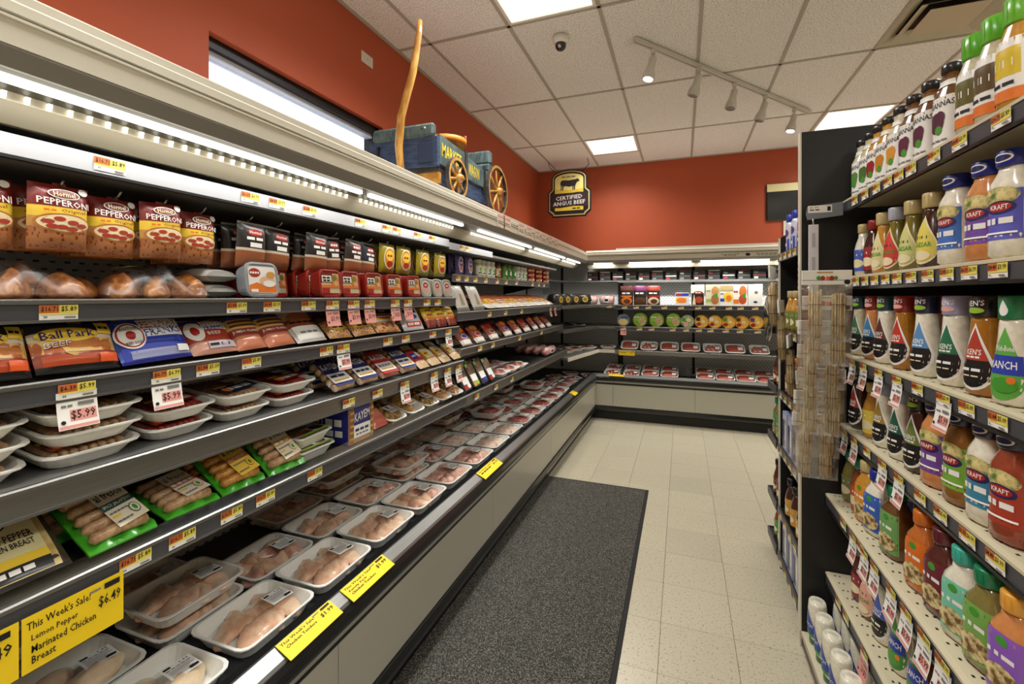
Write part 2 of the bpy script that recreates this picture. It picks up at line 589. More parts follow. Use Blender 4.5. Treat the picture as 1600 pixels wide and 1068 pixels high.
# clerestory window
wf = MB()
DKF = M('dark bronze frame', (34, 32, 34), 0.35, metal=0.4)
LTF = M('pale vinyl sash', (196, 200, 214), 0.4)
wf.box(XL - 0.14, XL - 0.04, WY0, WY1, WZ1 - 0.05, WZ1, DKF).box(XL - 0.14, XL - 0.04, WY0, WY1, WZ0, WZ0 + 0.03, DKF)
wf.box(XL - 0.14, XL - 0.04, WY0, WY0 + 0.012, WZ0, WZ1, DKF).box(XL - 0.14, XL - 0.04, WY1 - 0.03, WY1, WZ0, WZ1, DKF)
win = wf.obj('window_1', kind='structure')
MB().box(XL - 0.125, XL - 0.07, WY0 + 0.012, WY1 - 0.03, WZ1 - 0.075, WZ1 - 0.05, LTF).obj('window_sash', win)
MB().box(XL - 0.105, XL - 0.1, WY0 + 0.012, WY1 - 0.03, WZ0 + 0.03, WZ1 - 0.075, m_clear('window glass', gloss=0.04, rough=0.02)).obj('window_pane', win)

# ================================================================ ceiling fixtures
def area(name, parent, loc, rot, sx, sy, power, color=(0.99, 1.0, 0.975), spread=138):
    d = bpy.data.lights.new(name, 'AREA')
    d.shape = 'RECTANGLE'
    d.size, d.size_y = sx, sy
    d.energy = power
    d.color = color
    d.spread = math.radians(spread)
    o = bpy.data.objects.new(name, d)
    COL.objects.link(o)
    o.parent = parent
    o.location = loc
    o.rotation_euler = rot
    return o
LT_LABEL = {(1, -1): 'long recessed ceiling light panel above the left case, near the camera dome',
            (1, 2): 'square recessed ceiling light panel before the hanging beef sign',
            (5, 2): 'square recessed ceiling light panel beyond the track light end',
            (5, -1): 'unseen added long ceiling light panel over the dressing gondola',
            (1, -3): 'unseen added long ceiling light panel over the aisle mouth, left case side',
            (5, -3): 'unseen added long ceiling light panel over the aisle mouth, gondola side',
            (8, 1): 'unseen added long ceiling light panel by the right wall, back corner',
            (8, -2): 'unseen added long ceiling light panel by the right wall, front half',
            (3, -5): 'unseen added long ceiling light panel between the two aisle mouth lights'}
for (i, j), k in LIGHTS.items():
    x0, x1 = GX0 + i * CW + 0.013, GX0 + (i + 1) * CW - 0.013
    y0 = GY0 + j * CL_ + 0.013
    y1 = y0 + (CL_ if k == 'L' else CW) - 0.026
    cx, cy = (x0 + x1) / 2, (y0 + y1) / 2
    t = thing('ceiling_light', LT_LABEL[(i, j)], 'ceiling light', (cx, cy, HC))
    a, b = (x1 - x0) / 2, (y1 - y0) / 2
    fr = MB()
    fr.box(-a, a, -b, -b + 0.02, 0.0, 0.03, WHITE).box(-a, a, b - 0.02, b, 0.0, 0.03, WHITE)
    fr.box(-a, -a + 0.02, -b + 0.02, b - 0.02, 0.0, 0.03, WHITE).box(a - 0.02, a, -b + 0.02, b - 0.02, 0.0, 0.03, WHITE)
    fr.obj('frame', t)
    MB().box(-a + 0.02, a - 0.02, -b + 0.02, b - 0.02, 0.012, 0.02, LAMPM).obj('diffuser', t)
    area('lamp', t, (0, 0, -0.004), (0, 0, 0), 2 * a - 0.06, 2 * b - 0.06, CEIL_W * (1 if k == 'L' else 0.5))
# air diffuser
x0, y1 = GX0 + VENT[0] * CW, GY0 + (VENT[1] + 1) * CL_
vt = thing('ceiling_air_diffuser', 'square beige ceiling air diffuser with stepped cones above the gondola', 'air vent', (x0 + CW / 2, y1 - CW / 2, HC))
VB = M('diffuser beige', (196, 186, 160), 0.45)
def ring(h0, z0, h1, z1, th=0.004):
    m = MB()
    sq = lambda h, z: [(-h, -h, z), (h, -h, z), (h, h, z), (-h, h, z)]
    return m.loft([sq(h0, z0), sq(h1, z1), sq(h1 - th, z1 + th), sq(h0 - th, z0 + th), sq(h0, z0)], VB)
ring(0.29, 0.004, 0.215, 0.04).obj('outer_cone', vt)
ring(0.232, -0.006, 0.165, 0.035).obj('inner_cone', vt)
MB().box(-0.158, 0.158, -0.158, 0.158, -0.008, -0.002, VB, 0.003).obj('centre_plate', vt)
MB().box(-0.24, 0.24, -0.24, 0.24, 0.055, 0.06, BLACKM).obj('plenum', vt)
# security camera dome
sc = thing('security_camera', 'white dome security camera on the ceiling tile', 'camera', (-0.803, 3.134, HC))
MB().lathe([(0.055, 0.0), (0.056, -0.03), (0.05, -0.045), (0.04, -0.05)], WHITE, 20).obj('housing', sc)
MB().lathe([(0.04, -0.048), (0.038, -0.07), (0.028, -0.088), (0.012, -0.097), (0.002, -0.099)], M('smoked dome', (16, 16, 18), 0.08, coat=0.6), 20).obj('dome', sc)
MB().lathe([(0.013, 0), (0.013, 0.018)], CHROME, 12, c=(0.0, -0.03, -0.088)).obj('lens', sc)
# track light
tk = thing('track_light', 'white ceiling track with five spotlight heads', 'track light', (-0.312, 3.321, HC))
TW = M('track white', (208, 204, 194), 0.4)
A, Bp = Vector((0, 0, 0)), Vector((1.18 + 0.312, 5.243 - 3.321, 0))
dirv = (Bp - A).normalized()
nv = Vector((-dirv.y, dirv.x, 0))
mt = MB()
def trk(p, q, a):
    v = A + dirv * a + nv * p
    return (v.x, v.y, q)
mt.prism([(-0.018, -0.002), (0.018, -0.002), (0.018, -0.032), (0.006, -0.032), (0.006, -0.02), (-0.006, -0.02), (-0.006, -0.032), (-0.018, -0.032)], trk, 0, (Bp - A).length, TW)
mt.obj('track', tk)
for k, (hx, hy) in enumerate(((-0.195, 3.461), (0.128, 3.848), (0.415, 4.241), (0.698, 4.608), (1.004, 5.02))):
    h = MB()
    px, py = hx + 0.312, hy - 3.321
    aim = Vector((-0.22, -0.12, -0.97)).normalized() if k % 2 == 0 else Vector((-0.3, 0.05, -0.95)).normalized()
    h.box(px - 0.018, px + 0.018, py - 0.018, py + 0.018, -0.07, -0.033, TW, 0.004)
    h.tube([(px, py, -0.07), (px, py, -0.1)], 0.006, TW)
    s0 = Vector((px, py, -0.095))
    prof = [(0.0, 0.024), (0.005, 0.026), (0.075, 0.027), (0.1, 0.036), (0.13, 0.044), (0.165, 0.045)]
    h.tube([tuple(s0 + aim * t) for t, _ in prof], [r for _, r in prof], TW, 14)
    ho = h.obj('spotlight_head', tk)
    on = k in (0, 4)
    MB().tube([tuple(s0 + aim * 0.1655), tuple(s0 + aim * 0.168)], 0.036, LEDM if on else M('lamp off glass', (150, 150, 150), 0.15), 14).obj('lamp_face', ho)
    if on:
        d = bpy.data.lights.new('spot', 'SPOT')
        d.energy, d.spot_size, d.spot_blend, d.color, d.shadow_soft_size = 18, math.radians(70), 0.6, (1, 0.88, 0.7), 0.03
        so = bpy.data.objects.new('spot', d)
        COL.objects.link(so)
        so.parent = tk
        so.location = s0 + aim * 0.175
        so.rotation_euler = aim.to_track_quat('-Z', 'Y').to_euler()

# ================================================================ price tags (shared meshes)
def tag_mesh(price, flag=None, w=0.064, h=0.031):
    m = MB()
    S = lambda u, v, o: ((u - 0.5) * w, -o, (v - 0.5) * h)
    ops = [('r', 0, 0, 1, 1, PAPER), ('r', 0, .45, .5, 1, ORANGE), ('r', .5, .45, 1, 1, YELLOW), ('r', 0.02, .36, .98, .46, YELLOW),
           ('t', price[0], .25, .72, .42, .36, INK), ('t', price[1], .75, .72, .42, .4, INK), ('t', 'lb', .15, .2, .1, .16, GREYINK), ('r', .62, .1, .92, .22, GREYINK)]
    if not flag:
        decals(m, S, ops, 0.0008, dens=1)
    else:
        fw, fh = 0.07, 0.062
        decals(m, S, ops, 0.003, dens=1)
        def S2(u, v, o):
            return ((u - 0.5) * fw, -o - 0.012 * (1 - v) ** 2, -h / 2 - fh + v * (fh + h * 0.45))
        pk = PINKT if flag[1] == 'p' else PAPER
        decals(m, S2, [('r', 0, 0, 1, 1, pk), ('r', .02, .02, .98, .1, PINKT), ('r', .3, .2, .95, .5, PINKT), ('t', flag[0], .62, .35, .6, .26, INK),
                       ('t', 'SALE', .25, .62, .3, .08, GREYINK), ('r', .5, .6, .9, .7, GREYINK), ('e', .12, .2, .06, .05, INK)], 0.0012, dens=3)
    return m.mesh('price_tag')
TAGS = [tag_mesh(p) for p in (('$16.71', '$5.89'), ('$2.84', '$5.09'), ('$6.39', '$6.99'), ('$4.49', '$3.99'))]
FLAGW = [tag_mesh(('$6.39', '$5.99'), ('$5.99', 'w')), tag_mesh(('$6.79', '$6.99'), ('$5.99', 'w'))]
FLAGP = [tag_mesh(('$4.29', '$3.99'), ('2/$5', 'p')), tag_mesh(('$5.49', '$4.99'), ('$3.99', 'p'))]
def put_tag(shelf, me, frame, d, z, a):
    o = ob('price_tag', me, shelf)
    o.location = FR[frame](d, z, a)
    o.rotation_euler = (0, 0, {'L': RZ_L, 'B': RZ_B, 'R': RZ_R}[frame])
XG = 1.07   # spine of the right gondola
FR = {'L': lambda d, z, a: (XL + d, a, z), 'B': lambda d, z, a: (a, YB - d, z), 'R': lambda d, z, a: (XG - d, a, z)}

# ================================================================ refrigerated cases
def base_parts(t, fr, a0, a1, D, seams=()):
    fn = FR[fr]
    MB().prism([(0.02, 0), (D - 0.06, 0), (D - 0.06, 0.11), (0.02, 0.11)], fn, a0, a1, BLACKM).obj('kick_plate', t)
    MB().prism([(D - 0.09, 0.105), (D - 0.01, 0.105), (D + 0.004, 0.115), (D + 0.008, 0.14), (D + 0.002, 0.168), (D - 0.09, 0.172)], fn, a0, a1, BLACKP).obj('lower_bumper', t)
    cuts = [a0] + sorted(seams) + [a1]
    for p, q in zip(cuts, cuts[1:]):
        MB().prism([(D - 0.09, 0.172), (D - 0.008, 0.172), (D - 0.008, 0.432), (D - 0.09, 0.432)], fn, p + 0.0015, q - 0.0015, PANELGREY).obj('front_panel', t)
    MB().prism([(D - 0.09, 0.432), (D - 0.002, 0.432), (D - 0.002, 0.456), (D - 0.09, 0.456)], fn, a0, a1, BLACKP).obj('bumper_groove', t)
    MB().prism([(D - 0.09, 0.456), (D + 0.008, 0.456), (D + 0.008, 0.474), (D - 0.09, 0.474)], fn, a0, a1, CANGREY).obj('bumper_insert', t)
    MB().prism([(D - 0.09, 0.474), (D + 0.012, 0.474), (D + 0.018, 0.49), (D + 0.018, 0.515), (D + 0.008, 0.53), (D - 0.09, 0.53)], fn, a0, a1, BLACKP).obj('bumper', t)
    MB().prism([(D - 0.045, 0.53), (D + 0.004, 0.53), (D - 0.002, 0.538), (D - 0.038, 0.556), (D - 0.045, 0.556)], fn, a0, a1, STEEL).obj('rail_cap', t)
    MB().prism([(D - 0.075, 0.4), (D - 0.045, 0.4), (D - 0.045, 0.55), (D - 0.075, 0.55)], fn, a0, a1, BLACKP).obj('inner_lip', t)
    MB().prism([(D - 0.115, 0.505), (D - 0.075, 0.515), (D - 0.075, 0.53), (D - 0.115, 0.512)], fn, a0, a1, WIRE).obj('return_air_grille', t)
def deck(t, fr, a0, a1, D):
    fn = FR[fr]
    MB().prism([(0.1, 0.11), (D - 0.09, 0.11), (D - 0.09, 0.455), (0.1, 0.455)], fn, a0, a1, DARK).obj('well_deck', t)
    MB().prism([(0.12, 0.455), (D - 0.12, 0.455), (D - 0.12, 0.46), (0.12, 0.46)], fn, a0, a1, WIRE).obj('deck_mesh', t)
def back(t, fr, a0, a1, mat, ups):
    fn = FR[fr]
    MB().prism([(0.0, 0.11), (0.12, 0.11), (0.12, 1.95), (0.0, 1.95)], fn, a0, a1, mat).obj('back_panel', t)
    for u in ups:
        MB().prism([(0.12, 0.5), (0.135, 0.5), (0.135, 1.9), (0.12, 1.9)], fn, u - 0.015, u + 0.015, BLACKM).obj('slotted_upright', t)
def canopy(t, fr, a0, a1, C, dz=0.0, leds=(), extra=()):
    fn = FR[fr]
    MB().prism([(0.0, 1.95), (C - 0.1, 1.95), (C - 0.02, 1.99), (C - 0.02, 2.03), (C - 0.06, 2.06), (0.0, 2.06)], fn, a0, a1, CREAM).obj('canopy_top', t)
    MB().prism([(C - 0.03, 1.994), (C - 0.004, 1.994), (C - 0.004, 2.012), (C - 0.012, 2.018), (C - 0.012, 2.034), (C - 0.03, 2.04)], fn, a0, a1, CREAM).obj('canopy_cap', t)
    MB().prism([(C - 0.03, 1.984), (C - 0.012, 1.984), (C - 0.012, 1.99), (C - 0.03, 1.99)], fn, a0, a1, BLACKM).obj('canopy_joint', t)
    MB().prism([(C - 0.03, 1.934), (C, 1.934), (C, 1.976), (C + 0.004, 1.979), (C + 0.004, 1.984), (C - 0.03, 1.984)], fn, a0, a1, CREAM).obj('canopy_face', t)
    MB().prism([(C - 0.045, 1.906), (C - 0.035, 1.906), (C - 0.003, 1.93), (C - 0.003, 1.934), (C - 0.045, 1.934)], fn, a0, a1, CANGREY).obj('canopy_lip', t)
    MB().prism([(C - 0.14, 1.895), (C - 0.045, 1.91), (C - 0.045, 1.95), (C - 0.14, 1.95)], fn, a0, a1, M('lamp reflector', (104, 101, 92), 0.4, metal=0.6)).obj('reflector', t)
    MB().prism([(C - 0.205, 1.846), (C - 0.19, 1.846), (C - 0.135, 1.878), (C - 0.135, 1.9), (C - 0.205, 1.9)], fn, a0, a1, BEIGEM).obj('air_discharge', t)
    MB().prism([(0.12, 1.9), (C - 0.205, 1.88), (C - 0.205, 1.95), (0.12, 1.95)], fn, a0, a1, CANGREY).obj('canopy_soffit', t)
    for p, q in leds:
        lo = MB().prism([(C - 0.085, 1.893), (C - 0.068, 1.893), (C - 0.068, 1.906), (C - 0.085, 1.906)], fn, p, q, LEDM).obj('led_strip', t)
        dm = MB()  # glowing prisms stand for the LED reflections in the reflector
        n = max(2, int((q - p) / 0.034))
        for k in range(n):
            a = p + (k + 0.5) * (q - p) / n
            dm.prism([(C - 0.134, 1.879), (C - 0.129, 1.879), (C - 0.125, 1.892), (C - 0.134, 1.892)], fn, a - 0.0032, a + 0.0032, LEDM)
        dm.obj('led_glint_row', lo, kind='stuff')
        c = fn(C - 0.1, 1.874, (p + q) / 2)
        rot = {'L': (0, math.radians(24), 0), 'B': (math.radians(38), 0, 0)}[fr]
        sx, sy = (0.03, q - p) if fr == 'L' else (q - p, 0.03)
        area('led_light', t, c, rot, sx, sy, LED_W * (6.0 if fr == 'B' else 1) * (q - p) / 1.2, (1, 0.98, 0.93), 160)
def shelf(t, fr, a0, a1, df, z, zb=None, pan=SHELFGREY, strip=CHAR, fence=0.0, th=0.022, brackets=True):
    fn = FR[fr]
    zb = z - 0.042 if zb is None else zb
    s = MB().prism([(0.125, z - th), (df - 0.014, z - th), (df - 0.014, z), (0.125, z)], fn, a0, a1, pan)
    so = s.obj('shelf', t)
    MB().prism([(df - 0.014, zb + 0.004), (df - 0.004, zb + 0.004), (df - 0.004, z - 0.006), (df - 0.014, z - 0.006)], fn, a0, a1, strip).obj('price_rail', so)
    e = MB().prism([(df - 0.02, z - 0.006), (df, z - 0.006), (df, z + 0.002), (df - 0.004, z + 0.005), (df - 0.02, z + 0.003)], fn, a0, a1, STEEL)
    e.prism([(df - 0.014, zb - 0.002), (df, zb - 0.002), (df, zb + 0.004), (df - 0.014, zb + 0.004)], fn, a0, a1, STEEL)
    e.obj('edge_trim', so)
    if fence:
        MB().prism([(df - 0.008, z + 0.004), (df - 0.005, z + 0.004), (df - 0.005, z + fence), (df - 0.008, z + fence)], fn, a0, a1, CLEAR).obj('clear_fence', so)
    if brackets:
        for a in (a0 + 0.006, a1 - 0.006):
            MB().prism([(0.125, z - th), (df * 0.8, z - th), (df * 0.8, z - th - 0.012), (0.16, z - 0.11), (0.125, z - 0.11)], fn, a - 0.002, a + 0.002, BLACKM).obj('bracket', so)
    return so

J0, J1, J2 = -0.09, 2.352, 4.792
D_L, C_L = 1.01, 0.905
case1 = thing('refrigerated_case', 'long open refrigerated case under the wooden wagon, pepperoni on its pegs', 'display case')
base_parts(case1, 'L', J0, J1, D_L, (1.13,))
deck(case1, 'L', J0, J1, D_L)
back(case1, 'L', J0, J1, PERF_L, (0.0, 1.13, 2.33))
canopy(case1, 'L', J0, J1, C_L, leds=((-0.05, 1.45), (1.5, 2.32)))
SH = {}
# peg shelf (white rail)
WHITER = M('white price rail', (176, 177, 182), 0.5)
SH['top'] = MB().prism([(0.125, 1.78), (0.72, 1.78), (0.72, 1.795), (0.125, 1.795)], FR['L'], J0, J1, SHELFGREY).obj('shelf', case1)
rl = MB().prism([(0.72, 1.782), (0.728, 1.782), (0.728, 1.826), (0.72, 1.826)], FR['L'], J0, J1, WHITER)
rl.prism([(0.716, 1.776), (0.73, 1.776), (0.73, 1.783), (0.716, 1.783)], FR['L'], J0, J1, BLACKM)
rl.obj('price_rail', SH['top'])
SH['s1'] = shelf(case1, 'L', J0, J1, 0.775, 1.487)
SH['s2'] = shelf(case1, 'L', J0, J1, 0.795, 1.322)
SH['s3'] = shelf(case1, 'L', J0, J1, 0.825, 1.128, 1.075, strip=STEEL)
SH['s4'] = shelf(case1, 'L', J0, J1, 0.845, 0.925, 0.88, pan=WIRE, fence=0.034)
D1 = {'top': (0.7295, 1.805), 's1': (0.772, 1.464), 's2': (0.792, 1.299), 's3': (0.8265, 1.098), 's4': (0.842, 0.902)}
def tagpx(sh, fr, d, z, px, kind='t'):
    for n, p in enumerate(px):
        a = along(p, XL + d) if fr == 'L' else across(p, YB - d)
        me = {'t': TAGS, 'f': FLAGW, 'p': FLAGP}[kind]
        put_tag(sh, me[(n * 7 + int(p)) % len(me)], fr, d, z, a)
tagpx(SH['top'], 'L', *D1['top'], [172, 391, 433, 484, 563, 604, 620, 652, 675])
tagpx(SH['s1'], 'L', *D1['s1'], [92, 370, 425, 482, 667, 684])
tagpx(SH['s1'], 'L', *D1['s1'], [519, 552, 577, 617, 637], 'p')
tagpx(SH['s2'], 'L', *D1['s2'], [325, 393, 510, 606, 634, 676])
put_tag(SH['s2'], FLAGW[0], 'L', 0.792, 1.299, along(121, -1.2))
put_tag(SH['s2'], FLAGW[1], 'L', 0.792, 1.299, along(261, -1.2))
put_tag(SH['s2'], FLAGW[1], 'L', 0.792, 1.299, along(537, -1.2))
put_tag(SH['s2'], FLAGW[0], 'L', 0.792, 1.299, along(701, -1.2))
tagpx(SH['s3'], 'L', *D1['s3'], [632, 678, 699, 716], 'f')
tagpx(SH['s3'], 'L', *D1['s3'], [545, 590])
tagpx(SH['s4'], 'L', *D1['s4'], [212, 285, 362, 415, 492])
# peg hooks
HOOKW = M('zinc wire', (150, 148, 142), 0.25, metal=0.9)
HOOKS = []
def hook(a, tip=0.70, z=1.742, case=case1, sh='top'):
    x = lambda d: XL + d
    o = MB().tube([(x(0.13), a, z - 0.015), (x(tip - 0.04), a, z - 0.004), (x(tip - 0.012), a, z + 0.003), (x(tip), a, z + 0.013)], 0.0028, HOOKW, 6).obj('peg_hook', SH[sh])
    return o

case2 = thing('refrigerated_case', 'long open refrigerated case of bacon and meat beside the inside corner', 'display case')
base_parts(case2, 'L', J1, J2, D_L, (3.57,))
deck(case2, 'L', J1, J2, D_L)
back(case2, 'L', J1, J2, PERF_L, (2.375, 3.57, 4.77))
canopy(case2, 'L', J1, J2, C_L, leds=((2.54, 3.57), (3.69, 4.72)))
SH['ftop'] = MB().prism([(0.125, 1.775), (0.72, 1.775), (0.72, 1.79), (0.125, 1.79)], FR['L'], J1, J2, SHELFGREY).obj('shelf', case2)
MB().prism([(0.72, 1.772), (0.728, 1.772), (0.728, 1.812), (0.72, 1.812)], FR['L'], J1, 3.0, WHITER).obj('price_rail', SH['ftop'])
SH['t1'] = shelf(case2, 'L', J1 + 0.2, J2, 0.645, 1.635, 1.59)
SH['f1'] = shelf(case2, 'L', J1 + 0.02, J2, 0.775, 1.4, 1.352, fence=0.03)
SH['f2'] = shelf(case2, 'L', J1 + 0.02, J2, 0.795, 1.186, 1.146, strip=STEEL, fence=0.03)
SH['f4'] = shelf(case2, 'L', J1, J2, 0.845, 0.925, 0.872, pan=DARK, strip=STEEL)
tagpx(SH['t1'], 'L', 0.642, 1.611, [716, 729, 743, 759, 777, 791, 807, 832, 842, 850])
tagpx(SH['f1'], 'L', 0.772, 1.374, [860, 867], 'p')
tagpx(SH['f1'], 'L', 0.772, 1.374, [765, 790, 815])
tagpx(SH['f2'], 'L', 0.796, 1.166, [750, 770, 812, 846])
tagpx(SH['ftop'], 'L', 0.729, 1.792, [722, 731])
tagpx(SH['f4'], 'L', 0.846, 0.897, [745, 775, 800])

# inside corner case
D_B, C_B = 0.885, 0.86
XP, YP = XL + D_L, YB - D_B
cor = thing('corner_refrigerated_case', 'inside corner refrigerated case joining the two meat case runs', 'display case')
base_parts(cor, 'L', J2, YP + 0.06, D_L)
base_parts(cor, 'B', XP - 0.06, -0.78, D_B)
MB().box(XL + 0.12, XP - 0.09, J2 + 0.002, YB - 0.12, 0.11, 0.455, DARK).box(XP - 0.09, -0.782, YP + 0.09, YB - 0.12, 0.11, 0.455, DARK).obj('well_deck', cor)
MB().box(XL + 0.12, XP - 0.12, J2 + 0.002, YB - 0.12, 0.455, 0.46, WIRE).box(XP - 0.12, -0.782, YP + 0.12, YB - 0.12, 0.455, 0.46, WIRE).obj('deck_mesh', cor)
back(cor, 'L', J2, YB - 0.12, PERF_L, (5.55,))
back(cor, 'B', XL, -0.78, PERF_B, (-1.6, -0.8))
canopy(cor, 'L', J2, YB - C_B + 0.03, C_L, leds=((4.84, 5.48),))
canopy(cor, 'B', XL + C_L - 0.03, -0.78, C_B, leds=((-1.03, -0.8),))
MB().box(XL, XL + C_L - 0.1, YB - C_B, YB, 1.95, 2.055, CREAM).obj('canopy_corner', cor)
def corner_shelf(z, xf, yf, lip=0.036):
    pts = [(XL + 0.12, J2), (xf, J2), (-0.98, yf), (-0.78, yf), (-0.78, YB - 0.12), (XL + 0.12, YB - 0.12)]
    fn = lambda p, q, a: (p, q, a)
    so = MB().prism(pts, fn, z - 0.02, z, SHELFGREY).obj('shelf', cor)
    e = MB()
    for (ax, ay), (bx, by) in (((xf, J2), (-0.98, yf)), ((-0.98, yf), (-0.78, yf))):
        dv = Vector((bx - ax, by - ay, 0)).normalized()
        nn = Vector((dv.y, -dv.x, 0)) * 0.01
        e.prism([(ax, ay), (bx, by), (bx + nn.x, by + nn.y), (ax + nn.x, ay + nn.y)], fn, z - lip, z + 0.004, CREAM if lip > 0.03 else STEEL)
    e.obj('edge_trim', so)
    return so
SH['cA'] = corner_shelf(1.385, XL + 0.77, YB - 0.705, 0.028)
SH['cB'] = corner_shelf(1.12, XL + 0.79, YB - 0.705, 0.028)
SH['cC'] = corner_shelf(0.83, XL + 0.845, YB - 0.72)
MB().prism([(XL + 0.12, J2), (XL + 0.42, J2), (XL + 0.55, YB - 0.42), (-0.78, YB - 0.42), (-0.78, YB - 0.12), (XL + 0.12, YB - 0.12)], lambda p, q, a: (p, q, a), 1.685, 1.7, SHELFGREY).obj('shelf', cor)
# back wall case
BX0, BX1 = -0.78, 1.66
case3 = thing('refrigerated_case', 'open refrigerated case along the red back wall, bowls and ground beef', 'display case')
base_parts(case3, 'B', BX0, BX1, D_B, (0.138,))
deck(case3, 'B', BX0, BX1, D_B)
back(case3, 'B', BX0, BX1, PERF_B, (-0.765, 0.138, 1.2))
canopy(case3, 'B', BX0, BX1, C_B, leds=((-0.6, 0.1), (0.2, 0.9), (0.98, 1.6)))
MB().prism([(0.3, 2.06), (C_B - 0.1, 2.06), (C_B - 0.1, 2.085), (0.3, 2.085)], FR['B'], -0.76, BX1, WHITE).obj('canopy_board', case3)
lg = MB()
Sf = lambda u, v, o: (0.38 + u * 0.62, YB - C_B - o, 1.934 + v * 0.045)
decals(lg, Sf, [('t', 'Our Beef Certified', .2, .68, .3, .2, GREYINK), ('t', 'Angus Beef', .2, .35, .22, .2, GREYINK), ('e', .48, .5, .04, .36, INK),
                ('t', 'The tender, juicy', .78, .68, .34, .2, GREYINK), ('t', 'flavor you want', .78, .35, .3, .2, GREYINK)], 0.001, dens=2)
lg.obj('canopy_lettering', case3)
SH['bt'] = shelf(case3, 'B', BX0, BX1, 0.42, 1.7, 1.675, strip=STEEL)
SH['bA'] = shelf(case3, 'B', BX0, BX1, 0.705, 1.385, 1.335)
SH['bB'] = shelf(case3, 'B', BX0, BX1, 0.705, 1.12, 1.075)
SH['bC'] = shelf(case3, 'B', BX0, BX1, 0.72, 0.83, 0.785, strip=STEEL)
tagpx(SH['bA'], 'B', 0.702, 1.36, [976, 994, 1013, 1038, 1064, 1091, 1113, 1139, 1157, 1180])
tagpx(SH['bB'], 'B', 0.702, 1.097, [999, 1018, 1051, 1072, 1092, 1110, 1134, 1156, 1184])
tagpx(SH['cA'], 'B', 0.716, 1.368, [952], 't')
tagpx(SH['bB'], 'B', 0.702, 1.097, [974], 'p')

# ================================================================ right gondola
gon = thing('gondola_shelving', 'black gondola shelving stocked with salad dressings', 'shelving')
GY_N, GY_F = 0.55, 2.262
GSH = [(1.892, 0.445), (1.578, 0.448), (1.262, 0.450), (0.972, 0.458), (0.672, 0.505), (0.342, 0.505)]
MB().box(0.475, XG + 0.6, GY_F, GY_F + 0.03, 0.0, 2.2, BLACKM, 0.003).obj('end_panel', gon)
MB().box(0.473, 0.479, GY_F - 0.002, GY_F + 0.032, 0.0, 2.2, CREAM).obj('panel_edge', gon)
MB().box(XG, XG + 0.03, GY_N, GY_F, 0.045, 2.19, PEGB).obj('back_panel', gon)
def gshelf(z, d, y0, y1, strip, th=0.03, holes=True):
    so = MB().prism([(0.0, z - th), (d - 0.012, z - th), (d - 0.012, z), (0.0, z)], FR['R'], y0, y1, SHELFBEIGE).obj('shelf', gon)
    MB().prism([(d - 0.012, z - 0.042), (d - 0.002, z - 0.046), (d - 0.002, z - 0.008), (d - 0.012, z - 0.006)], FR['R'], y0, y1, strip).obj('price_rail', so)
    e = MB().prism([(d - 0.014, z - 0.007), (d, z - 0.009), (d, z - 0.002), (d - 0.014, z + 0.001)], FR['R'], y0, y1, SHELFBEIGE)
    e.prism([(d - 0.014, z - 0.05), (d + 0.002, z - 0.054), (d + 0.002, z - 0.046), (d - 0.014, z - 0.044)], FR['R'], y0, y1, BLACKP)
    e.obj('edge_trim', so)
    if holes:
        h = MB()
        n = int((y1 - y0) / 0.05)
        for k in range(n):
            for q in (0.028, 0.044):
                a = y0 + (k + 0.5) * (y1 - y0) / n
                c = FR['R'](d - q, z + 0.0005, a)
                h.add([(c[0] - 0.003, c[1] - 0.004, c[2]), (c[0] + 0.003, c[1] - 0.004, c[2]), (c[0] + 0.003, c[1] + 0.004, c[2]), (c[0] - 0.003, c[1] + 0.004, c[2])], [(0, 1, 2, 3)], BLACKM)
        h.obj('divider_slots', so, kind='stuff')
    return so
GS = [gshelf(z, d, GY_N, GY_F - 0.004, CHAR) for z, d in GSH]
dk = MB().box(0.478, XG + 0.03, GY_N, GY_F - 0.003, 0.045, 0.068, SHELFBEIGE).obj('base_deck', gon)
MB().box(0.482, 0.49, GY_N, GY_F - 0.003, 0.0, 0.045, BLACKM).obj('kick_plate', gon)
MB().prism([(XG - 0.478, 0.03), (XG - 0.468, 0.025), (XG - 0.468, 0.066), (XG - 0.478, 0.068)], FR['R'], GY_N, GY_F - 0.003, CLEAR).obj('price_rail', dk)
def gtags(k, px, kind):
    z, d = GSH[k]
    for n, p in enumerate(px):
        a = along(p, XG - d)
        me = {'t': TAGS, 'f': FLAGW, 'p': FLAGP}[kind]
        put_tag(GS[k], me[(n * 5 + k) % len(me)], 'R', d + 0.0005, z - 0.026, a)
gtags(0, [1336, 1352, 1370, 1388, 1405, 1424, 1460, 1500, 1565], 't')
gtags(1, [1325, 1338, 1352, 1367, 1384, 1402, 1424, 1450, 1480, 1515, 1560], 't')
gtags(2, [1317, 1434, 1511, 1560], 't')
gtags(2, [1333, 1350, 1374, 1403, 1476], 'f')
gtags(3, [1355, 1438, 1470, 1512, 1556], 't')
gtags(3, [1321, 1336, 1380, 1406], 'f')
gtags(4, [1318, 1590, 1345], 't')
gtags(4, [1334, 1352, 1368, 1394, 1418, 1446, 1475], 'f')
gtags(5, [1310, 1322], 't')
put_tag(GS[5], FLAGP[0], 'R', 0.5055, 0.316, along(1352, XG - 0.505))
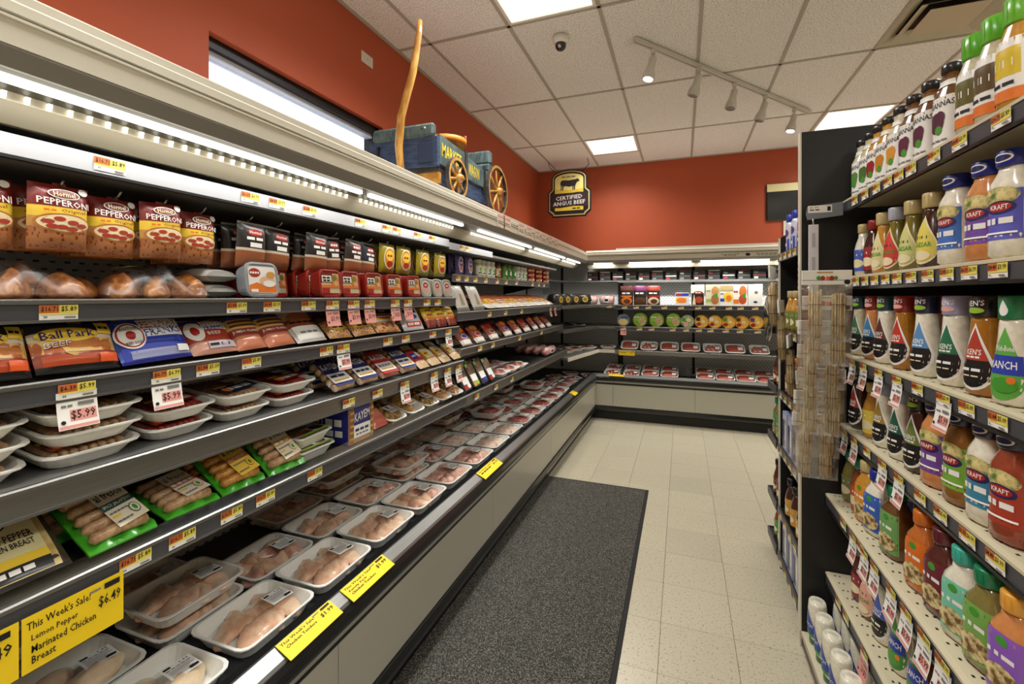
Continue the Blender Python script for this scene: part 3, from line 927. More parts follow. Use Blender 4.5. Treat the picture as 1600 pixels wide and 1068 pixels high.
# second bay and end cap past the black panel
gon2 = thing('gondola_shelving', 'black shelving bay and end cap behind the black end panel', 'shelving')
Y2, Y3 = 2.86, 3.14
pan = MB()
pan.prism([(0.505, 0.0), (1.6, 0.0), (1.6, 2.2), (1.05, 2.2), (0.505, 1.815)], lambda p, q, a: (p, a, q), Y2, Y2 + 0.02, BLACKM)
pan.obj('end_panel', gon2)
MB().box(0.5, 0.506, Y2 - 0.002, Y2 + 0.022, 0.0, 1.815, CREAM).obj('panel_edge', gon2)
MB().box(XG, XG + 0.03, GY_F + 0.035, Y2, 0.1, 2.19, PEGB).obj('back_panel', gon2)
MB().box(0.575, 0.6, Y2 - 0.012, Y2 - 0.001, 0.1, 1.8, BLACKM).obj('slotted_upright', gon2)
sl = MB()
for k in range(50):
    sl.box(0.585, 0.589, Y2 - 0.0135, Y2 - 0.012, 0.15 + k * 0.033, 0.165 + k * 0.033, CREAM)
sl.obj('upright_slots', gon2, kind='stuff')
for z in (1.72, 1.32, 0.985, 0.685, 0.345, 0.1):
    d = XG - 0.492
    so = MB().prism([(0, z - 0.02), (d - 0.008, z - 0.02), (d - 0.008, z), (0, z)], FR['R'], GY_F + 0.034, Y2 - 0.014, BLACKM).obj('shelf', gon2)
    MB().prism([(d - 0.008, z - 0.036), (d, z - 0.036), (d, z + 0.006), (d - 0.008, z + 0.006)], FR['R'], GY_F + 0.034, Y2 - 0.003, CHAR).obj('price_rail', so)
    for y in (2.45, 2.55, 2.66, 2.77):
        put_tag(so, TAGS[int(y * 100) % 4], 'R', d + 0.0005, z - 0.016, y)
    if z < 1.6:
        so = MB().box(0.492, 1.5, Y2 + 0.022, Y3, z - 0.02, z, BLACKM).box(0.488, 0.494, Y2 + 0.022, Y3, z - 0.034, z + 0.008, CHAR).box(0.494, 1.5, Y3 - 0.006, Y3, z - 0.034, z + 0.008, CHAR)
        so.obj('end_shelf', gon2)

# floor mat
mt_ = thing('floor_mat', 'long charcoal carpet floor mat with dark rubber border beside the case', 'floor mat')
MB().box(-1.12, -0.262, 0.6, 3.632, 0.0, 0.009, MATM).obj('pile', mt_)
bd = MB()
RUB = M('black rubber border', (34, 33, 32), 0.8)
bd.box(-0.262, -0.24, 0.58, 3.655, 0.0, 0.006, RUB, 0.002).box(-1.12, -0.262, 3.632, 3.655, 0.0, 0.006, RUB, 0.002).box(-1.12, -0.262, 0.58, 0.6, 0.0, 0.006, RUB, 0.002)
bd.obj('border', mt_)
# ================================================================ product prototypes
def sgn(x):
    return -1 if x < 0 else 1
def bulge(u, v, p=2.6):
    a = max(0.0, 1 - abs(2 * u - 1) ** p)
    b = max(0.0, 1 - abs(2 * v - 1) ** p)
    return math.sqrt(a * b)
def pouch_S(w, h, d, p=2.6, ridge=0, amp=0.1, low=1.0):
    def S(u, v, o):
        b = bulge(u, min(1.0, max(0.0, v)) ** low, p)
        if ridge:
            b *= 1 - amp + amp * math.cos(2 * math.pi * ridge * v)
        return ((u - 0.5) * w, -(d / 2) * b - o, v * h)
    return S
def pouch_mb(w, h, d, mat, p=2.6, ridge=0, amp=0.1, n=9, low=1.0):
    mb = MB()
    S = pouch_S(w, h, d, p, ridge, amp, low)
    nv = max(n, ridge * 4)
    mb.grid(lambda u, v: S(u, v, 0), n, nv, mat)
    def Bk(u, v):
        x, y, z = S(1 - u, v, 0)
        return (x, -y * 0.8 + 0.0004, z)
    mb.grid(Bk, n, nv, mat)
    return mb, S
def col(rgb, rough=0.4, coat=0.25):
    return M('print %d %d %d' % rgb, rgb, rough, coat=coat)
Wt, Bk_, Rd, Yl, Nv, Gn, Or = (col((240, 238, 232)), col((24, 22, 22)), col((168, 34, 26)), col((244, 206, 60)), col((32, 36, 92)), col((70, 150, 50)), col((226, 120, 40)))
Cr, Br, Bl, Pu, Pk, Go, Lg = (col((236, 222, 180)), col((96, 52, 28)), col((40, 62, 170)), col((92, 60, 140)), col((226, 170, 160)), col((196, 156, 60)), col((150, 190, 60)))
PIZZA = m_bands('pizza print', [(0.0, (232, 206, 160)), (0.99, (232, 206, 160))], spots=(0.0, 1.0, 4.0, (178, 62, 44), (238, 220, 178), 0.28))
MEATBR = m_blend('browned meat', (150, 84, 40), (206, 142, 82), 40, coat=0.5)
SLICED = m_blend('pepperoni slices', (120, 44, 24), (176, 84, 48), 60, coat=0.5)
TURKEY = m_blend('roast turkey', (138, 76, 32), (214, 142, 70), 38, coat=0.6, cc=(238, 206, 152), bmp=0.6)
CHICK = m_blend('raw chicken', (214, 164, 132), (236, 200, 168), 16, rough=0.3, coat=0.5, cc=(238, 214, 190), bs=40)
CHICKB = m_blend('raw chicken breast', (222, 184, 146), (238, 212, 176), 11, rough=0.3, coat=0.5, cc=(240, 220, 186), bs=30)
THIGH = m_blend('raw chicken thigh', (192, 132, 116), (226, 184, 162), 26, rough=0.3, coat=0.5, cc=(238, 222, 202))
PORK = m_blend('pale pork', (218, 176, 156), (238, 216, 196), 20, rough=0.3, coat=0.4, cc=(240, 228, 212))
BEEF = m_blend('raw beef', (150, 60, 52), (196, 104, 90), 34, rough=0.35, coat=0.4, cc=(222, 186, 170))
GROUND = m_blend('ground beef', (160, 66, 50), (196, 104, 82), 120, rough=0.5, coat=0.2, cc=(214, 150, 130), bmp=0.8)
STEAKM = m_blend('marbled steak', (166, 82, 74), (204, 136, 124), 40, rough=0.35, coat=0.4, cc=(228, 206, 192))
SAUS = m_blend('pale sausage', (170, 128, 92), (206, 168, 124), 60, coat=0.4)
SAUSR = m_blend('red sausage', (140, 44, 34), (178, 70, 52), 60, coat=0.4)
SAUSY = m_blend('golden sausage', (176, 112, 42), (212, 152, 72), 50, coat=0.4)
FRANK = m_blend('frankfurter', (176, 84, 56), (206, 116, 82), 30, coat=0.5)
BACON = m_blend('bacon streaks', (150, 62, 44), (206, 130, 96), 22, coat=0.5, stretch=(1, 1, 5), cc=(236, 206, 176))
FOAM = M('white foam tray', (236, 234, 226), 0.55, bmp=0.05, bs=200)
BLKTRAY = M('black tray', (24, 24, 26), 0.35, coat=0.3)

def blob(mb, c, r, mat, seed=0, n=16, m=9, amp=0.2, rz=0.0, flat=0.3):
    """an irregular flat fillet"""
    rnd = random.Random(seed)
    ph = [rnd.uniform(0, 6.28) for _ in range(8)]
    cs, sn = math.cos(rz), math.sin(rz)
    rings = []
    for j in range(m + 1):
        t = math.pi * (j + 0.15) / (m + 0.3)
        ring = []
        for i in range(n):
            p = 2 * math.pi * i / n
            k = 1 + amp * (math.sin(2 * p + ph[0]) * 0.5 + math.sin(3 * p + ph[1]) * 0.45 + math.sin(5 * p + ph[3] + t) * 0.2)
            x, y = r[0] * math.sin(t) * math.cos(p) * k, r[1] * math.sin(t) * math.sin(p) * k
            z = -r[2] * math.cos(t)
            if z < 0:
                z *= flat
            else:
                z *= 1 + amp * 1.2 * math.sin(x / r[0] * 2.6 + ph[4]) * math.sin(y / r[1] * 3.1 + ph[5]) + amp * 0.6 * math.sin(x / r[0] * 6 + y / r[1] * 4 + ph[6])
            ring.append((c[0] + x * cs - y * sn, c[1] + x * sn + y * cs, c[2] + z))
        rings.append(ring)
    mb.loft(rings, mat, caps=True, smooth=True)
    return mb
def rrect(w, l, r, z, n=3):
    pts = []
    for cx, cy, a0 in ((w / 2 - r, -l / 2 + r, -90), (w / 2 - r, l / 2 - r, 0), (-w / 2 + r, l / 2 - r, 90), (-w / 2 + r, -l / 2 + r, 180)):
        for k in range(n + 1):
            a = math.radians(a0 + 90 * k / n)
            pts.append((cx + r * math.cos(a), cy + r * math.sin(a), z))
    return pts
def tray_mb(w, l, h, mat, r=0.035):
    mb = MB()
    mb.loft([rrect(w - 0.05, l - 0.05, r, 0), rrect(w - 0.012, l - 0.012, r, h - 0.004), rrect(w, l, r, h - 0.004), rrect(w, l, r, h), rrect(w - 0.016, l - 0.016, r, h),
             rrect(w - 0.05, l - 0.05, r * 0.9, 0.006)], mat, caps=True, smooth=False)
    return mb
def film_mb(w, l, z, dome, r=0.035, mat=None):
    mb = MB()
    rings = [rrect(w * k, l * k, r * max(k, 0.1), z + dome * (1 - k ** 3)) for k in (1.0, 0.86, 0.6, 0.3, 0.05)]
    mb.loft(rings, mat or FILM, smooth=True)
    mb.add(rings[-1], [tuple(range(len(rings[-1])))], mat or FILM, True)
    return mb
def sticker(mb, cx, cy, w, l, z, rot=0.0, kind=0):
    cs, sn = math.cos(rot), math.sin(rot)
    def S(u, v, o):
        x, y = (u - 0.5) * w, (v - 0.5) * l
        return (cx + x * cs - y * sn, cy + x * sn + y * cs, z + o)
    ops = [('r', 0, 0, 1, 1, PAPER)]
    if kind == 0:
        ops += [('r', .06, .8, .3, .93, INK), ('t', '1.99', .75, .86, .3, .13, INK), ('t', 'KEEP REFRIGERATED', .5, .68, .86, .07, GREYINK)]
        ops += [('r', .08, .14 + .09 * k, .92 - .1 * (k % 3), .17 + .09 * k, GREYINK) for k in range(5)]
        ops += [('r', .62, .06, .92, .2, INK)]
    elif kind == 1:
        ops += [('r', .05, .62, .95, .95, GREYINK)]
    else:
        ops += [('r', .3, .55, .55, .9, REDINK), ('r', .1, .2, .9, .28, GREYINK), ('r', .1, .36, .7, .42, GREYINK)]
    decals(mb, S, ops, 0.0005, dens=2)
    return mb
def P_tray(kind, w=0.285, l=0.24, h=0.045, seed=0, mat=None, lab=True):
    names = {'breast': 'chicken_tray', 'tender': 'chicken_tray', 'thigh': 'chicken_tray', 'drum': 'chicken_tray', 'pork': 'pork_tray', 'beef': 'beef_tray', 'ground': 'ground_beef_tray',
             'steak': 'steak_tray', 'links': 'sausage_tray', 'linksr': 'sausage_tray', 'linksb': 'sausage_tray', 'wings': 'prepared_chicken_tray', 'patty': 'prepared_chicken_tray'}
    pr = Proto(names[kind], 'meat tray', 0)
    mat = mat or FOAM
    rnd = random.Random(seed * 13 + 5)
    pr.part('tray', tray_mb(w, l, h, mat))
    iw, il = w - 0.05, l - 0.05
    zt = h + 0.008
    pieces = []
    if kind == 'breast':
        pieces = [((-0.045, 0.034), (0.042, il * 0.58, 0.034), CHICKB, -1.15), ((0.035, -0.036), (0.046, il * 0.6, 0.037), CHICKB, -1.2)]
    elif kind == 'tender':
        for k in range(8):
            pieces.append(((-iw * 0.3 + (k % 4) * iw * 0.2 + 0.012 * (k // 4), il * (0.22 - 0.44 * (k // 4)) + rnd.uniform(-0.006, 0.006)), (0.039, il * 0.33, 0.021), CHICK, rnd.uniform(-0.35, 0.35) - 0.6))
    elif kind == 'thigh':
        for k in range(8):
            pieces.append(((-iw * 0.38 + (k % 4) * iw * 0.25, -il * 0.23 + (k // 4) * il * 0.44), (0.046, 0.056, 0.026), THIGH, rnd.uniform(0, 3)))
    elif kind == 'drum':
        for k in range(8):
            pieces.append(((-iw * 0.38 + (k % 4) * iw * 0.25, -il * 0.22 + (k // 4) * il * 0.42), (0.037, 0.062, 0.028), CHICK if k % 3 else THIGH, rnd.uniform(-0.9, 0.9)))
    elif kind == 'pork':
        for k in range(5):
            pieces.append(((-iw * 0.38 + k * iw * 0.19, rnd.uniform(-.01, .01)), (0.036, il * 0.46, 0.03), PORK, rnd.uniform(-0.2, 0.2) + 0.3))
    elif kind in ('beef', 'steak'):
        for k in range(3):
            pieces.append(((-iw * 0.3 + k * iw * 0.29, rnd.uniform(-.008, .008)), (iw * 0.22, il * 0.5, 0.026), BEEF if kind == 'beef' else STEAKM, rnd.uniform(-0.15, 0.15)))
    elif kind == 'ground':
        g = MB()
        g.loft([rrect(iw, il, 0.03, 0.006), rrect(iw + 0.006, il + 0.006, 0.03, h * 0.8), rrect(iw - 0.02, il - 0.02, 0.03, h + 0.004), rrect(iw - 0.07, il - 0.07, 0.02, h + 0.007)], GROUND, caps=True, smooth=True)
        pr.part('ground_beef', g)
    elif kind in ('links', 'linksr', 'linksb'):
        sm = {'links': SAUS, 'linksr': SAUSR, 'linksb': SAUS}[kind]
        n = 8
        for k in range(n):
            x = -iw / 2 + (k + 0.5) * iw / n
            r = iw / n * 0.5
            m = MB().tube([(x, -il / 2 + 0.004, 0.014 + r * .5), (x, -il / 2 + 0.014, 0.016 + r), (x, 0, 0.018 + r), (x, il / 2 - 0.014, 0.016 + r), (x, il / 2 - 0.004, 0.014 + r * .5)],
                          [r * .35, r * .95, r, r * .95, r * .35], sm, 8)
            pr.part('sausage_link', m)
        zt = h + 0.006
    elif kind == 'wings':
        for k in range(9):
            pieces.append(((-iw * 0.32 + (k % 3) * iw * 0.32, -il * 0.34 + (k // 3) * il * 0.3), (0.026, 0.036, 0.034), SAUSY if seed % 2 else m_blend('breaded wings', (120, 84, 34), (190, 150, 76), 60), rnd.uniform(0, 3)))
    elif kind == 'patty':
        pieces = [((0.0, il * 0.2), (iw * 0.36, il * 0.26, 0.034), m_blend('breaded cutlet', (196, 134, 60), (226, 178, 100), 50), 0.3), ((0.01, -il * 0.2), (iw * 0.36, il * 0.26, 0.034), m_blend('breaded cutlet', (196, 134, 60), (226, 178, 100), 50), -0.2)]
    pn = {'breast': 'chicken_breast', 'tender': 'chicken_tender', 'thigh': 'chicken_thigh', 'drum': 'drumstick', 'pork': 'pork_chop', 'beef': 'beef_cut', 'steak': 'steak', 'wings': 'chicken_wing', 'patty': 'chicken_cutlet'}
    for k, (c, r, m, rz) in enumerate(pieces):
        pr.part(pn[kind], blob(MB(), (c[0], c[1], 0.012 + (0.006 if k % 2 else 0)), r, m, seed * 31 + k, amp=0.26 if kind != 'breast' else 0.14, rz=rz))
        zt = max(zt, 0.016 + r[2])
    pr.part('film', film_mb(w - 0.004, l - 0.004, h + 0.001, max(0.006, zt - h)))
    if lab:
        d = MB()
        zz = max(h + 0.008, zt + 0.002)
        if kind in ('links', 'linksr', 'linksb'):
            def S(u, v, o):
                return ((u - 0.5) * iw * 1.02, -il * 0.3 + (v - 0.5) * il * 0.34 + (u - 0.5) * 0.03, zz + o)
            c1, t1 = {'links': (col((112, 30, 24)), 'LINGUICA'), 'linksr': (col((150, 40, 30)), 'HOT ITALIAN'), 'linksb': (col((24, 40, 96)), 'BRATWURST')}[kind]
            decals(d, S, [('r', 0, 0.1, 1, 0.9, c1), ('r', .0, .82, .35, .98, Yl), ('r', .62, .82, .9, .98, Yl), ('t', t1, .5, .45, .82, .45, Wt), ('e', .14, .42, .1, .28, Or)], 0.0005, dens=3)
            sticker(d, iw * 0.27, il * 0.12, iw * 0.4, il * 0.24, zz, 0.1, 1)
        elif kind in ('wings', 'patty'):
            sticker(d, 0.0, -il * 0.22, iw * 0.66, il * 0.36, zz, 0.08, 2)
        elif kind in ('ground', 'steak', 'beef'):
            sticker(d, iw * 0.34, -il * 0.05, iw * 0.3, il * 0.62, zz, 0.0, 1)
        else:
            sticker(d, iw * 0.3, -il * 0.17 + 0.02, 0.072, 0.068, zz, -0.12, 0)
        pr.part('label_sticker', d)
    pr.depth = 0
    return pr

def P_pepperoni(w=0.118, h=0.146, d=0.056, front='full'):
    pr = Proto('pepperoni_pouch', 'pouch', d)
    body = m_bands('pepperoni film', [(0.0, (150, 92, 52)), (0.34, (200, 150, 84)), (0.5, (242, 204, 66)), (0.66, (126, 28, 20))], spots=(0.0, 0.34, 9.0, (128, 56, 34), (176, 112, 66), 0.3))
    mb, S = pouch_mb(w, h, d, body, low=0.6)
    p = pr.part('pouch', mb)
    m = MB()
    discs = [('e', .5, .42, .47, .15, col((190, 122, 58))), ('e', .5, .42, .43, .125, col((240, 222, 180)))]
    discs += [('e', x, z_, .1, .035, col((172, 60, 44))) for x, z_ in ((.22, .43), (.4, .48), (.44, .36), (.62, .44), (.78, .4), (.6, .34), (.28, .36))]
    decals(m, S, discs + [('e', .5, .86, .27, .075, Wt), ('e', .5, .86, .25, .062, col((120, 40, 28))), ('t', 'Hormel', .5, .86, .36, .075, Cr), ('t', 'PEPPERONI', .5, .725, .86, .1, Wt, -.03),
                  ('t', 'Original', .62, .6, .42, .065, col((120, 60, 20))), ('e', .84, .93, .09, .055, Wt), ('t', 'PIZZA', .25, .6, .2, .04, Or)])
    pr.sub(p, 'print', m)
    pr.part('header_slot', MB().box(-0.012, 0.012, -0.0016, 0.0016, h - 0.006, h + 0.004, col((126, 28, 20))))
    return pr
def P_darkpouch(w=0.105, h=0.145, d=0.05, kind=0):
    pr = Proto('snack_meat_pouch', 'pouch', d)
    top = [(28, 24, 24), (40, 24, 22), (34, 40, 60)][kind]
    body = m_bands('dark pouch film %d' % kind, [(0.0, (146, 84, 50)), (0.36, (206, 190, 170)), (0.42, top), (0.95, (150, 140, 130))])
    mb, S = pouch_mb(w, h, d, body, low=0.6)
    p = pr.part('pouch', mb)
    m = MB()
    decals(m, S, [('e', .5, .78, .26, .08, Rd), ('t', ['Hormel', 'Bridgford', 'Volpi'][kind], .5, .78, .4, .07, Wt), ('r', .3, .45, .7, .55, Wt), ('t', ['TURKEY', 'JERKY', 'SALAMI'][kind], .5, .64, .6, .08, Wt)])
    pr.sub(p, 'print', m)
    return pr
def P_olive(w=0.1, h=0.135, d=0.04, kind=0):
    pr = Proto('lunch_meat_pouch', 'pouch', d)
    body = [M('olive film', (150, 134, 28), 0.3, coat=0.5, var=0.2, vs=40), M('purple film', (88, 74, 140), 0.3, coat=0.5, var=0.2, vs=40)][kind]
    mb, S = pouch_mb(w, h, d, body, 4)
    p = pr.part('pouch', mb)
    m = MB()
    decals(m, S, [('e', .5, .5, .36, .38, Wt), ('e', .5, .5, .33, .35, [col((206, 132, 40)), col((188, 180, 214))][kind]), ('e', .5, .58, .26, .18, [Yl, Pu][kind]), ('e', .5, .3, .2, .1, [Rd, Or][kind]), ('t', ['DELI', 'HAM'][kind], .5, .58, .36, .09, [Rd, Wt][kind])])
    pr.sub(p, 'print', m)
    return pr
def P_franks(w, h, d, style):
    pr = Proto('frankfurter_pack', 'frank pack', d)
    if style == 'ballpark':
        bm = m_bands('ball park film', [(0.0, (24, 20, 20)), (0.12, (150, 62, 30)), (0.34, (226, 170, 104)), (0.62, (240, 226, 206)), (0.78, (40, 34, 34))], spots=(0.34, 0.62, 3.0, (190, 100, 50), (236, 196, 120), 0.4))
        ops = [('r', .06, .1, .94, .3, col((176, 70, 34))), ('p', [(.08, .42), (.5, .58), (.9, .52), (.9, .4), (.5, .42)], col((206, 130, 60))), ('p', [(.3, .34), (.9, .44), (.94, .34), (.4, .26)], Go), ('e', .4, .7, .36, .15, Yl), ('t', 'Ball Park', .4, .71, .62, .17, col((50, 30, 110)), .05), ('t', 'BEEF', .26, .5, .3, .1, Rd, .05),
               ('t', 'BEEF', .25, .505, .3, .1, Wt, .05), ('r', .76, .7, .96, .96, Yl), ('t', '8 FRANKS', .86, .83, .16, .08, INK), ('r', .7, .1, .94, .28, col((222, 90, 40)))]
    elif style == 'fenway':
        bm = m_bands('fenway film', [(0.0, (44, 50, 160)), (0.06, (66, 92, 196)), (0.9, (40, 40, 130))])
        ops = [('r', .03, .04, .97, .96, col((46, 62, 172))), ('r', .12, .06, .96, .22, col((150, 156, 196))), ('r', .36, .5, .97, .92, Wt), ('t', 'FENWAY', .66, .8, .56, .16, Rd, .06), ('t', 'FRANKS', .67, .61, .56, .16, Bl, .06),
               ('e', .2, .56, .19, .3, Wt), ('e', .2, .56, .17, .27, Rd), ('e', .2, .56, .15, .24, Wt), ('e', .2, .56, .06, .1, Rd), ('t', 'BOSTON', .2, .72, .2, .06, INK), ('t', 'RED SOX', .2, .38, .2, .06, INK), ('r', .76, .1, .94, .24, Wt)]
    elif style == 'fenway2':
        bm = m_bands('fenway film two', [(0.0, (206, 150, 130)), (0.3, (176, 60, 40)), (0.85, (44, 40, 130))])
        ops = [('e', .22, .6, .19, .28, Wt), ('e', .22, .6, .09, .13, Rd), ('r', .4, .62, .97, .9, Wt), ('t', 'FENWAY', .68, .82, .5, .12, Rd, .05), ('t', 'FRANKS', .68, .68, .5, .12, Bl, .05), ('t', 'BEEF', .6, .5, .3, .09, Wt), ('r', .35, .08, .97, .26, Lg if False else col((190, 180, 190))), ('t', 'LB PKG', .62, .17, .5, .08, INK)]
    elif style == 'jumbo':
        bm = m_bands('jumbo film', [(0.0, (206, 126, 92)), (0.34, (150, 50, 34)), (0.56, (216, 170, 96)), (0.86, (70, 50, 110))])
        ops = [('t', 'JUMBO FRANKS', .5, .46, .9, .1, Wt), ('r', .06, .62, .94, .68, Br), ('r', .06, .74, .94, .8, Br), ('e', .2, .92, .14, .06, Bl)]
    elif style == 'clearwhite':
        bm = m_bands('clear white film', [(0.0, (214, 212, 206)), (0.4, (150, 70, 44)), (0.62, (206, 176, 140)), (0.9, (120, 112, 104))])
        ops = [('r', .06, .05, .94, .4, Wt), ('e', .5, .66, .4, .16, col((190, 110, 60))), ('t', 'FULLY COOKED', .5, .52, .8, .07, INK), ('t', 'SINCE 1909', .5, .22, .6, .07, GREYINK)]
    elif style == 'brat':
        bm = m_bands('brat film', [(0.0, (176, 110, 70)), (0.4, (222, 200, 160)), (0.6, (190, 120, 70)), (0.86, (60, 40, 40))], spots=(0.0, 0.4, 6.0, (150, 84, 46), (214, 160, 104), 0.4))
        ops = [('r', .06, .42, .94, .72, Wt), ('r', .06, .5, .94, .58, Yl), ('e', .5, .64, .32, .1, Rd), ('t', 'Johnsonville', .5, .64, .5, .07, Wt)]
    elif style == 'brat2':
        bm = m_bands('brat film two', [(0.0, (206, 150, 110)), (0.35, (170, 96, 60)), (0.7, (70, 46, 36))], spots=(0.0, 0.6, 9.0, (140, 80, 44), (220, 170, 116), 0.35))
        ops = [('r', .1, .3, .9, .46, Yl), ('e', .5, .78, .3, .12, Rd), ('t', 'Smoked', .5, .38, .5, .08, INK)]
    elif style == 'white':
        bm = m_bands('white pouch film', [(0.0, (214, 216, 222)), (0.99, (214, 216, 222))])
        ops = [('r', .15, .1, .85, .3, col((190, 70, 60))), ('t', 'SEA BEST', .5, .68, .66, .14, Nv), ('t', 'SHRIMP', .5, .2, .6, .1, Wt), ('e', .5, .48, .26, .1, Bl)]
    else:  # chorizo
        bm = m_bands('chorizo film', [(0.0, (150, 50, 30)), (0.3, (226, 110, 50)), (0.42, (246, 206, 40)), (0.86, (100, 50, 30))], spots=(0.0, 0.3, 5.0, (190, 100, 50), (120, 34, 24), 0.3))
        ops = [('r', .16, .4, .84, .86, Yl), ('t', 'GASPARS', .5, .72, .56, .1, Rd), ('t', 'CHOURICO', .5, .52, .56, .1, Rd)]
    mb, S = pouch_mb(w, h, d, bm, 3.2, 5, 0.05)
    p = pr.part('pack', mb)
    m = MB()
    decals(m, S, ops, 0.0012)
    pr.sub(p, 'print', m)
    return pr
def P_tub(w=0.128, h=0.105, d=0.05, style='red'):
    pr = Proto('lunch_meat_tub', 'deli tub', d)
    fr = {'red': col((150, 32, 20)), 'white': col((150, 156, 166)), 'grey': col((176, 172, 162))}[style]
    def ring2(wi, hi, r, y):
        return [(x, y, z + h / 2) for x, z, _ in rrect(wi, hi, r, 0)]
    mb = MB()
    mb.loft([ring2(w - 0.02, h - 0.02, 0.022, d / 2), ring2(w - 0.006, h - 0.006, 0.024, -d / 2 + 0.008), ring2(w, h, 0.026, -d / 2 + 0.008), ring2(w, h, 0.026, -d / 2), ring2(w - 0.012, h - 0.012, 0.022, -d / 2 - 0.002),
             ring2(w - 0.016, h - 0.016, 0.02, -d / 2 + 0.002)], fr, caps=True)
    p = pr.part('tub', mb)
    S = lambda u, v, o: ((u - 0.5) * (w - 0.02), -d / 2 + 0.0015 - o, 0.01 + v * (h - 0.02))
    m = MB()
    if style == 'red':
        ops = [('r', .02, .06, .98, .94, col((206, 186, 150))), ('r', .02, .52, .62, .94, col((120, 40, 26))), ('r', .06, .56, .56, .84, Wt), ('t', 'NATURAL', .31, .74, .42, .1, INK), ('t', 'CHOICE', .31, .62, .38, .1, INK), ('r', .02, .3, .98, .42, Or), ('e', .74, .6, .2, .3, col((206, 130, 70))), ('e', .7, .72, .12, .12, col((110, 130, 50))), ('e', .78, .5, .12, .12, col((226, 170, 120))), ('r', .02, .06, .4, .28, Rd)]
    elif style == 'white':
        ops = [('r', .01, .02, .99, .98, Wt), ('p', [(.02, .04), (.98, .04), (.98, .34), (.6, .26), (.3, .4), (.02, .3)], Or), ('e', .24, .74, .2, .16, Rd), ('t', 'Land O Frost', .24, .74, .34, .09, Wt), ('e', .66, .46, .28, .16, col((226, 184, 150))), ('e', .72, .36, .22, .12, Wt), ('e', .8, .68, .16, .12, col((206, 150, 70))), ('r', .06, .06, .3, .16, Wt)]
    else:
        ops = [('e', .5, .5, .46, .46, Wt), ('e', .5, .5, .42, .42, col((200, 186, 170))), ('e', .5, .66, .3, .18, Rd), ('t', 'ham', .5, .66, .3, .12, Wt), ('e', .5, .32, .3, .18, Pk)]
    decals(m, S, ops, 0.0006)
    pr.sub(p, 'printed_lid', m)
    return pr
def P_turkey(w, h, d, seed=1):
    pr = Proto('turkey_roast_bag', 'bagged roast', d)
    for k in range(6):
        x = (-0.34 + 0.17 * k) * w
        pr.part('turkey_piece', blob(MB(), (x, (-0.14 if k % 2 else 0.12) * d, h * 0.12), (w * 0.14, d * 0.24, h * (0.46 + 0.07 * ((k + seed) % 3))), TURKEY, seed * 9 + k, n=18, m=11, amp=0.15, flat=0.3, rz=0.5 * (k % 3 - 1)))
    def S(u, v):
        b = bulge(u, v, 2.2)
        wob = 0.012 * math.sin(9 * u + seed) * math.sin(7 * v + 2 * seed) + 0.008 * math.sin(21 * u + 3 * v) + 0.004 * math.sin(37 * u - 19 * v)
        return ((u - 0.5) * w * 1.08, (v - 0.5) * d * 1.15, 0.004 + (h * 0.8 * b + wob * min(1, 3 * b)) * 1.0 + 0.008)
    pr.part('bag', MB().grid(S, 26, 18, CLEARB))
    m = MB()
    decals(m, lambda u, v, o: (-w * 0.05 + (u - .5) * w * .34, -d * 0.25 + v * d * .3, h * .8 + o + 0.012 - abs(u - .5) * .02), [('e', .5, .5, .5, .5, col((60, 56, 30))), ('e', .5, .5, .44, .4, Yl), ('t', 'TURKEY', .5, .5, .6, .3, INK)])
    pr.part('label_sticker', m)
    pr.depth = 0
    return pr
def P_sausagepack(kind, w=0.16, h=0.17, d=0.036):
    pr = Proto('chicken_sausage_pack', 'sausage pack', d)
    gm = M('green film', (62, 158, 36), 0.25, coat=0.6, bmp=0.6, bs=50)
    def Sg(u, v, o):
        wob = 0.007 * math.sin(17 * u) * math.sin(15 * v)
        return ((u - 0.5) * w, -d * 0.12 * bulge(u, v) - o + wob, v * h)
    mb = MB()
    mb.grid(lambda u, v: Sg(u, v, 0), 10, 10, gm)
    mb.grid(lambda u, v: (lambda q: (q[0], q[1] + 0.004 + d * .2 * bulge(u, v), q[2]))(Sg(1 - u, v, 0)), 10, 10, gm)
    pr.part('film', mb)
    sm = {'jal': SAUS, 'hot': SAUSY, 'apple': SAUS, 'roast': SAUS}[kind]
    for k in range(5):
        z = h * (0.17 + 0.165 * k)
        r = h * 0.082
        y = -d * 0.22
        pr.part('sausage_link', MB().tube([(-w * .41, y + .003, z), (-w * .38, y - .003, z + .002), (0, y - .007, z + .003), (w * .38, y - .003, z), (w * .41, y + .003, z)], [r * .4, r * .95, r, r * .95, r * .4], sm, 9))
    c1, c2, t2 = {'jal': (col((236, 226, 200)), col((50, 84, 70)), 'SPICY JALAPENO'), 'hot': (col((244, 206, 80)), col((206, 120, 30)), 'HOT HONEY'), 'apple': (col((238, 228, 200)), col((222, 160, 40)), 'SWEET APPLE'), 'roast': (col((232, 222, 200)), col((200, 110, 40)), 'ROASTED GARLIC')}[kind]
    m = MB()
    S = lambda u, v, o: (-w * .12 + u * w * .5 + (0.5 - v) * 0.012, -d * 0.22 - h * 0.082 - 0.0085 - o, h * 0.14 + v * h * 0.72 + (u - .5) * 0.012)
    decals(m, S, [('r', 0, 0, 1, 1, c1), ('t', 'al fresco', .5, .8, .86, .2, INK), ('r', .0, .44, 1, .6, c2), ('t', t2, .5, .52, .9, .1, Wt), ('t', 'CHICKEN SAUSAGE', .36, .34, .6, .05, GREYINK), ('r', .06, .22, .3, .27, Yl), ('e', .76, .24, .15, .13, c2), ('e', .76, .24, .13, .11, c1), ('e', .76, .24, .06, .07, Gn), ('t', 'NET WT 12 OZ', .3, .1, .5, .045, GREYINK)], 0.0008, dens=3)
    pr.part('label', m)
    return pr
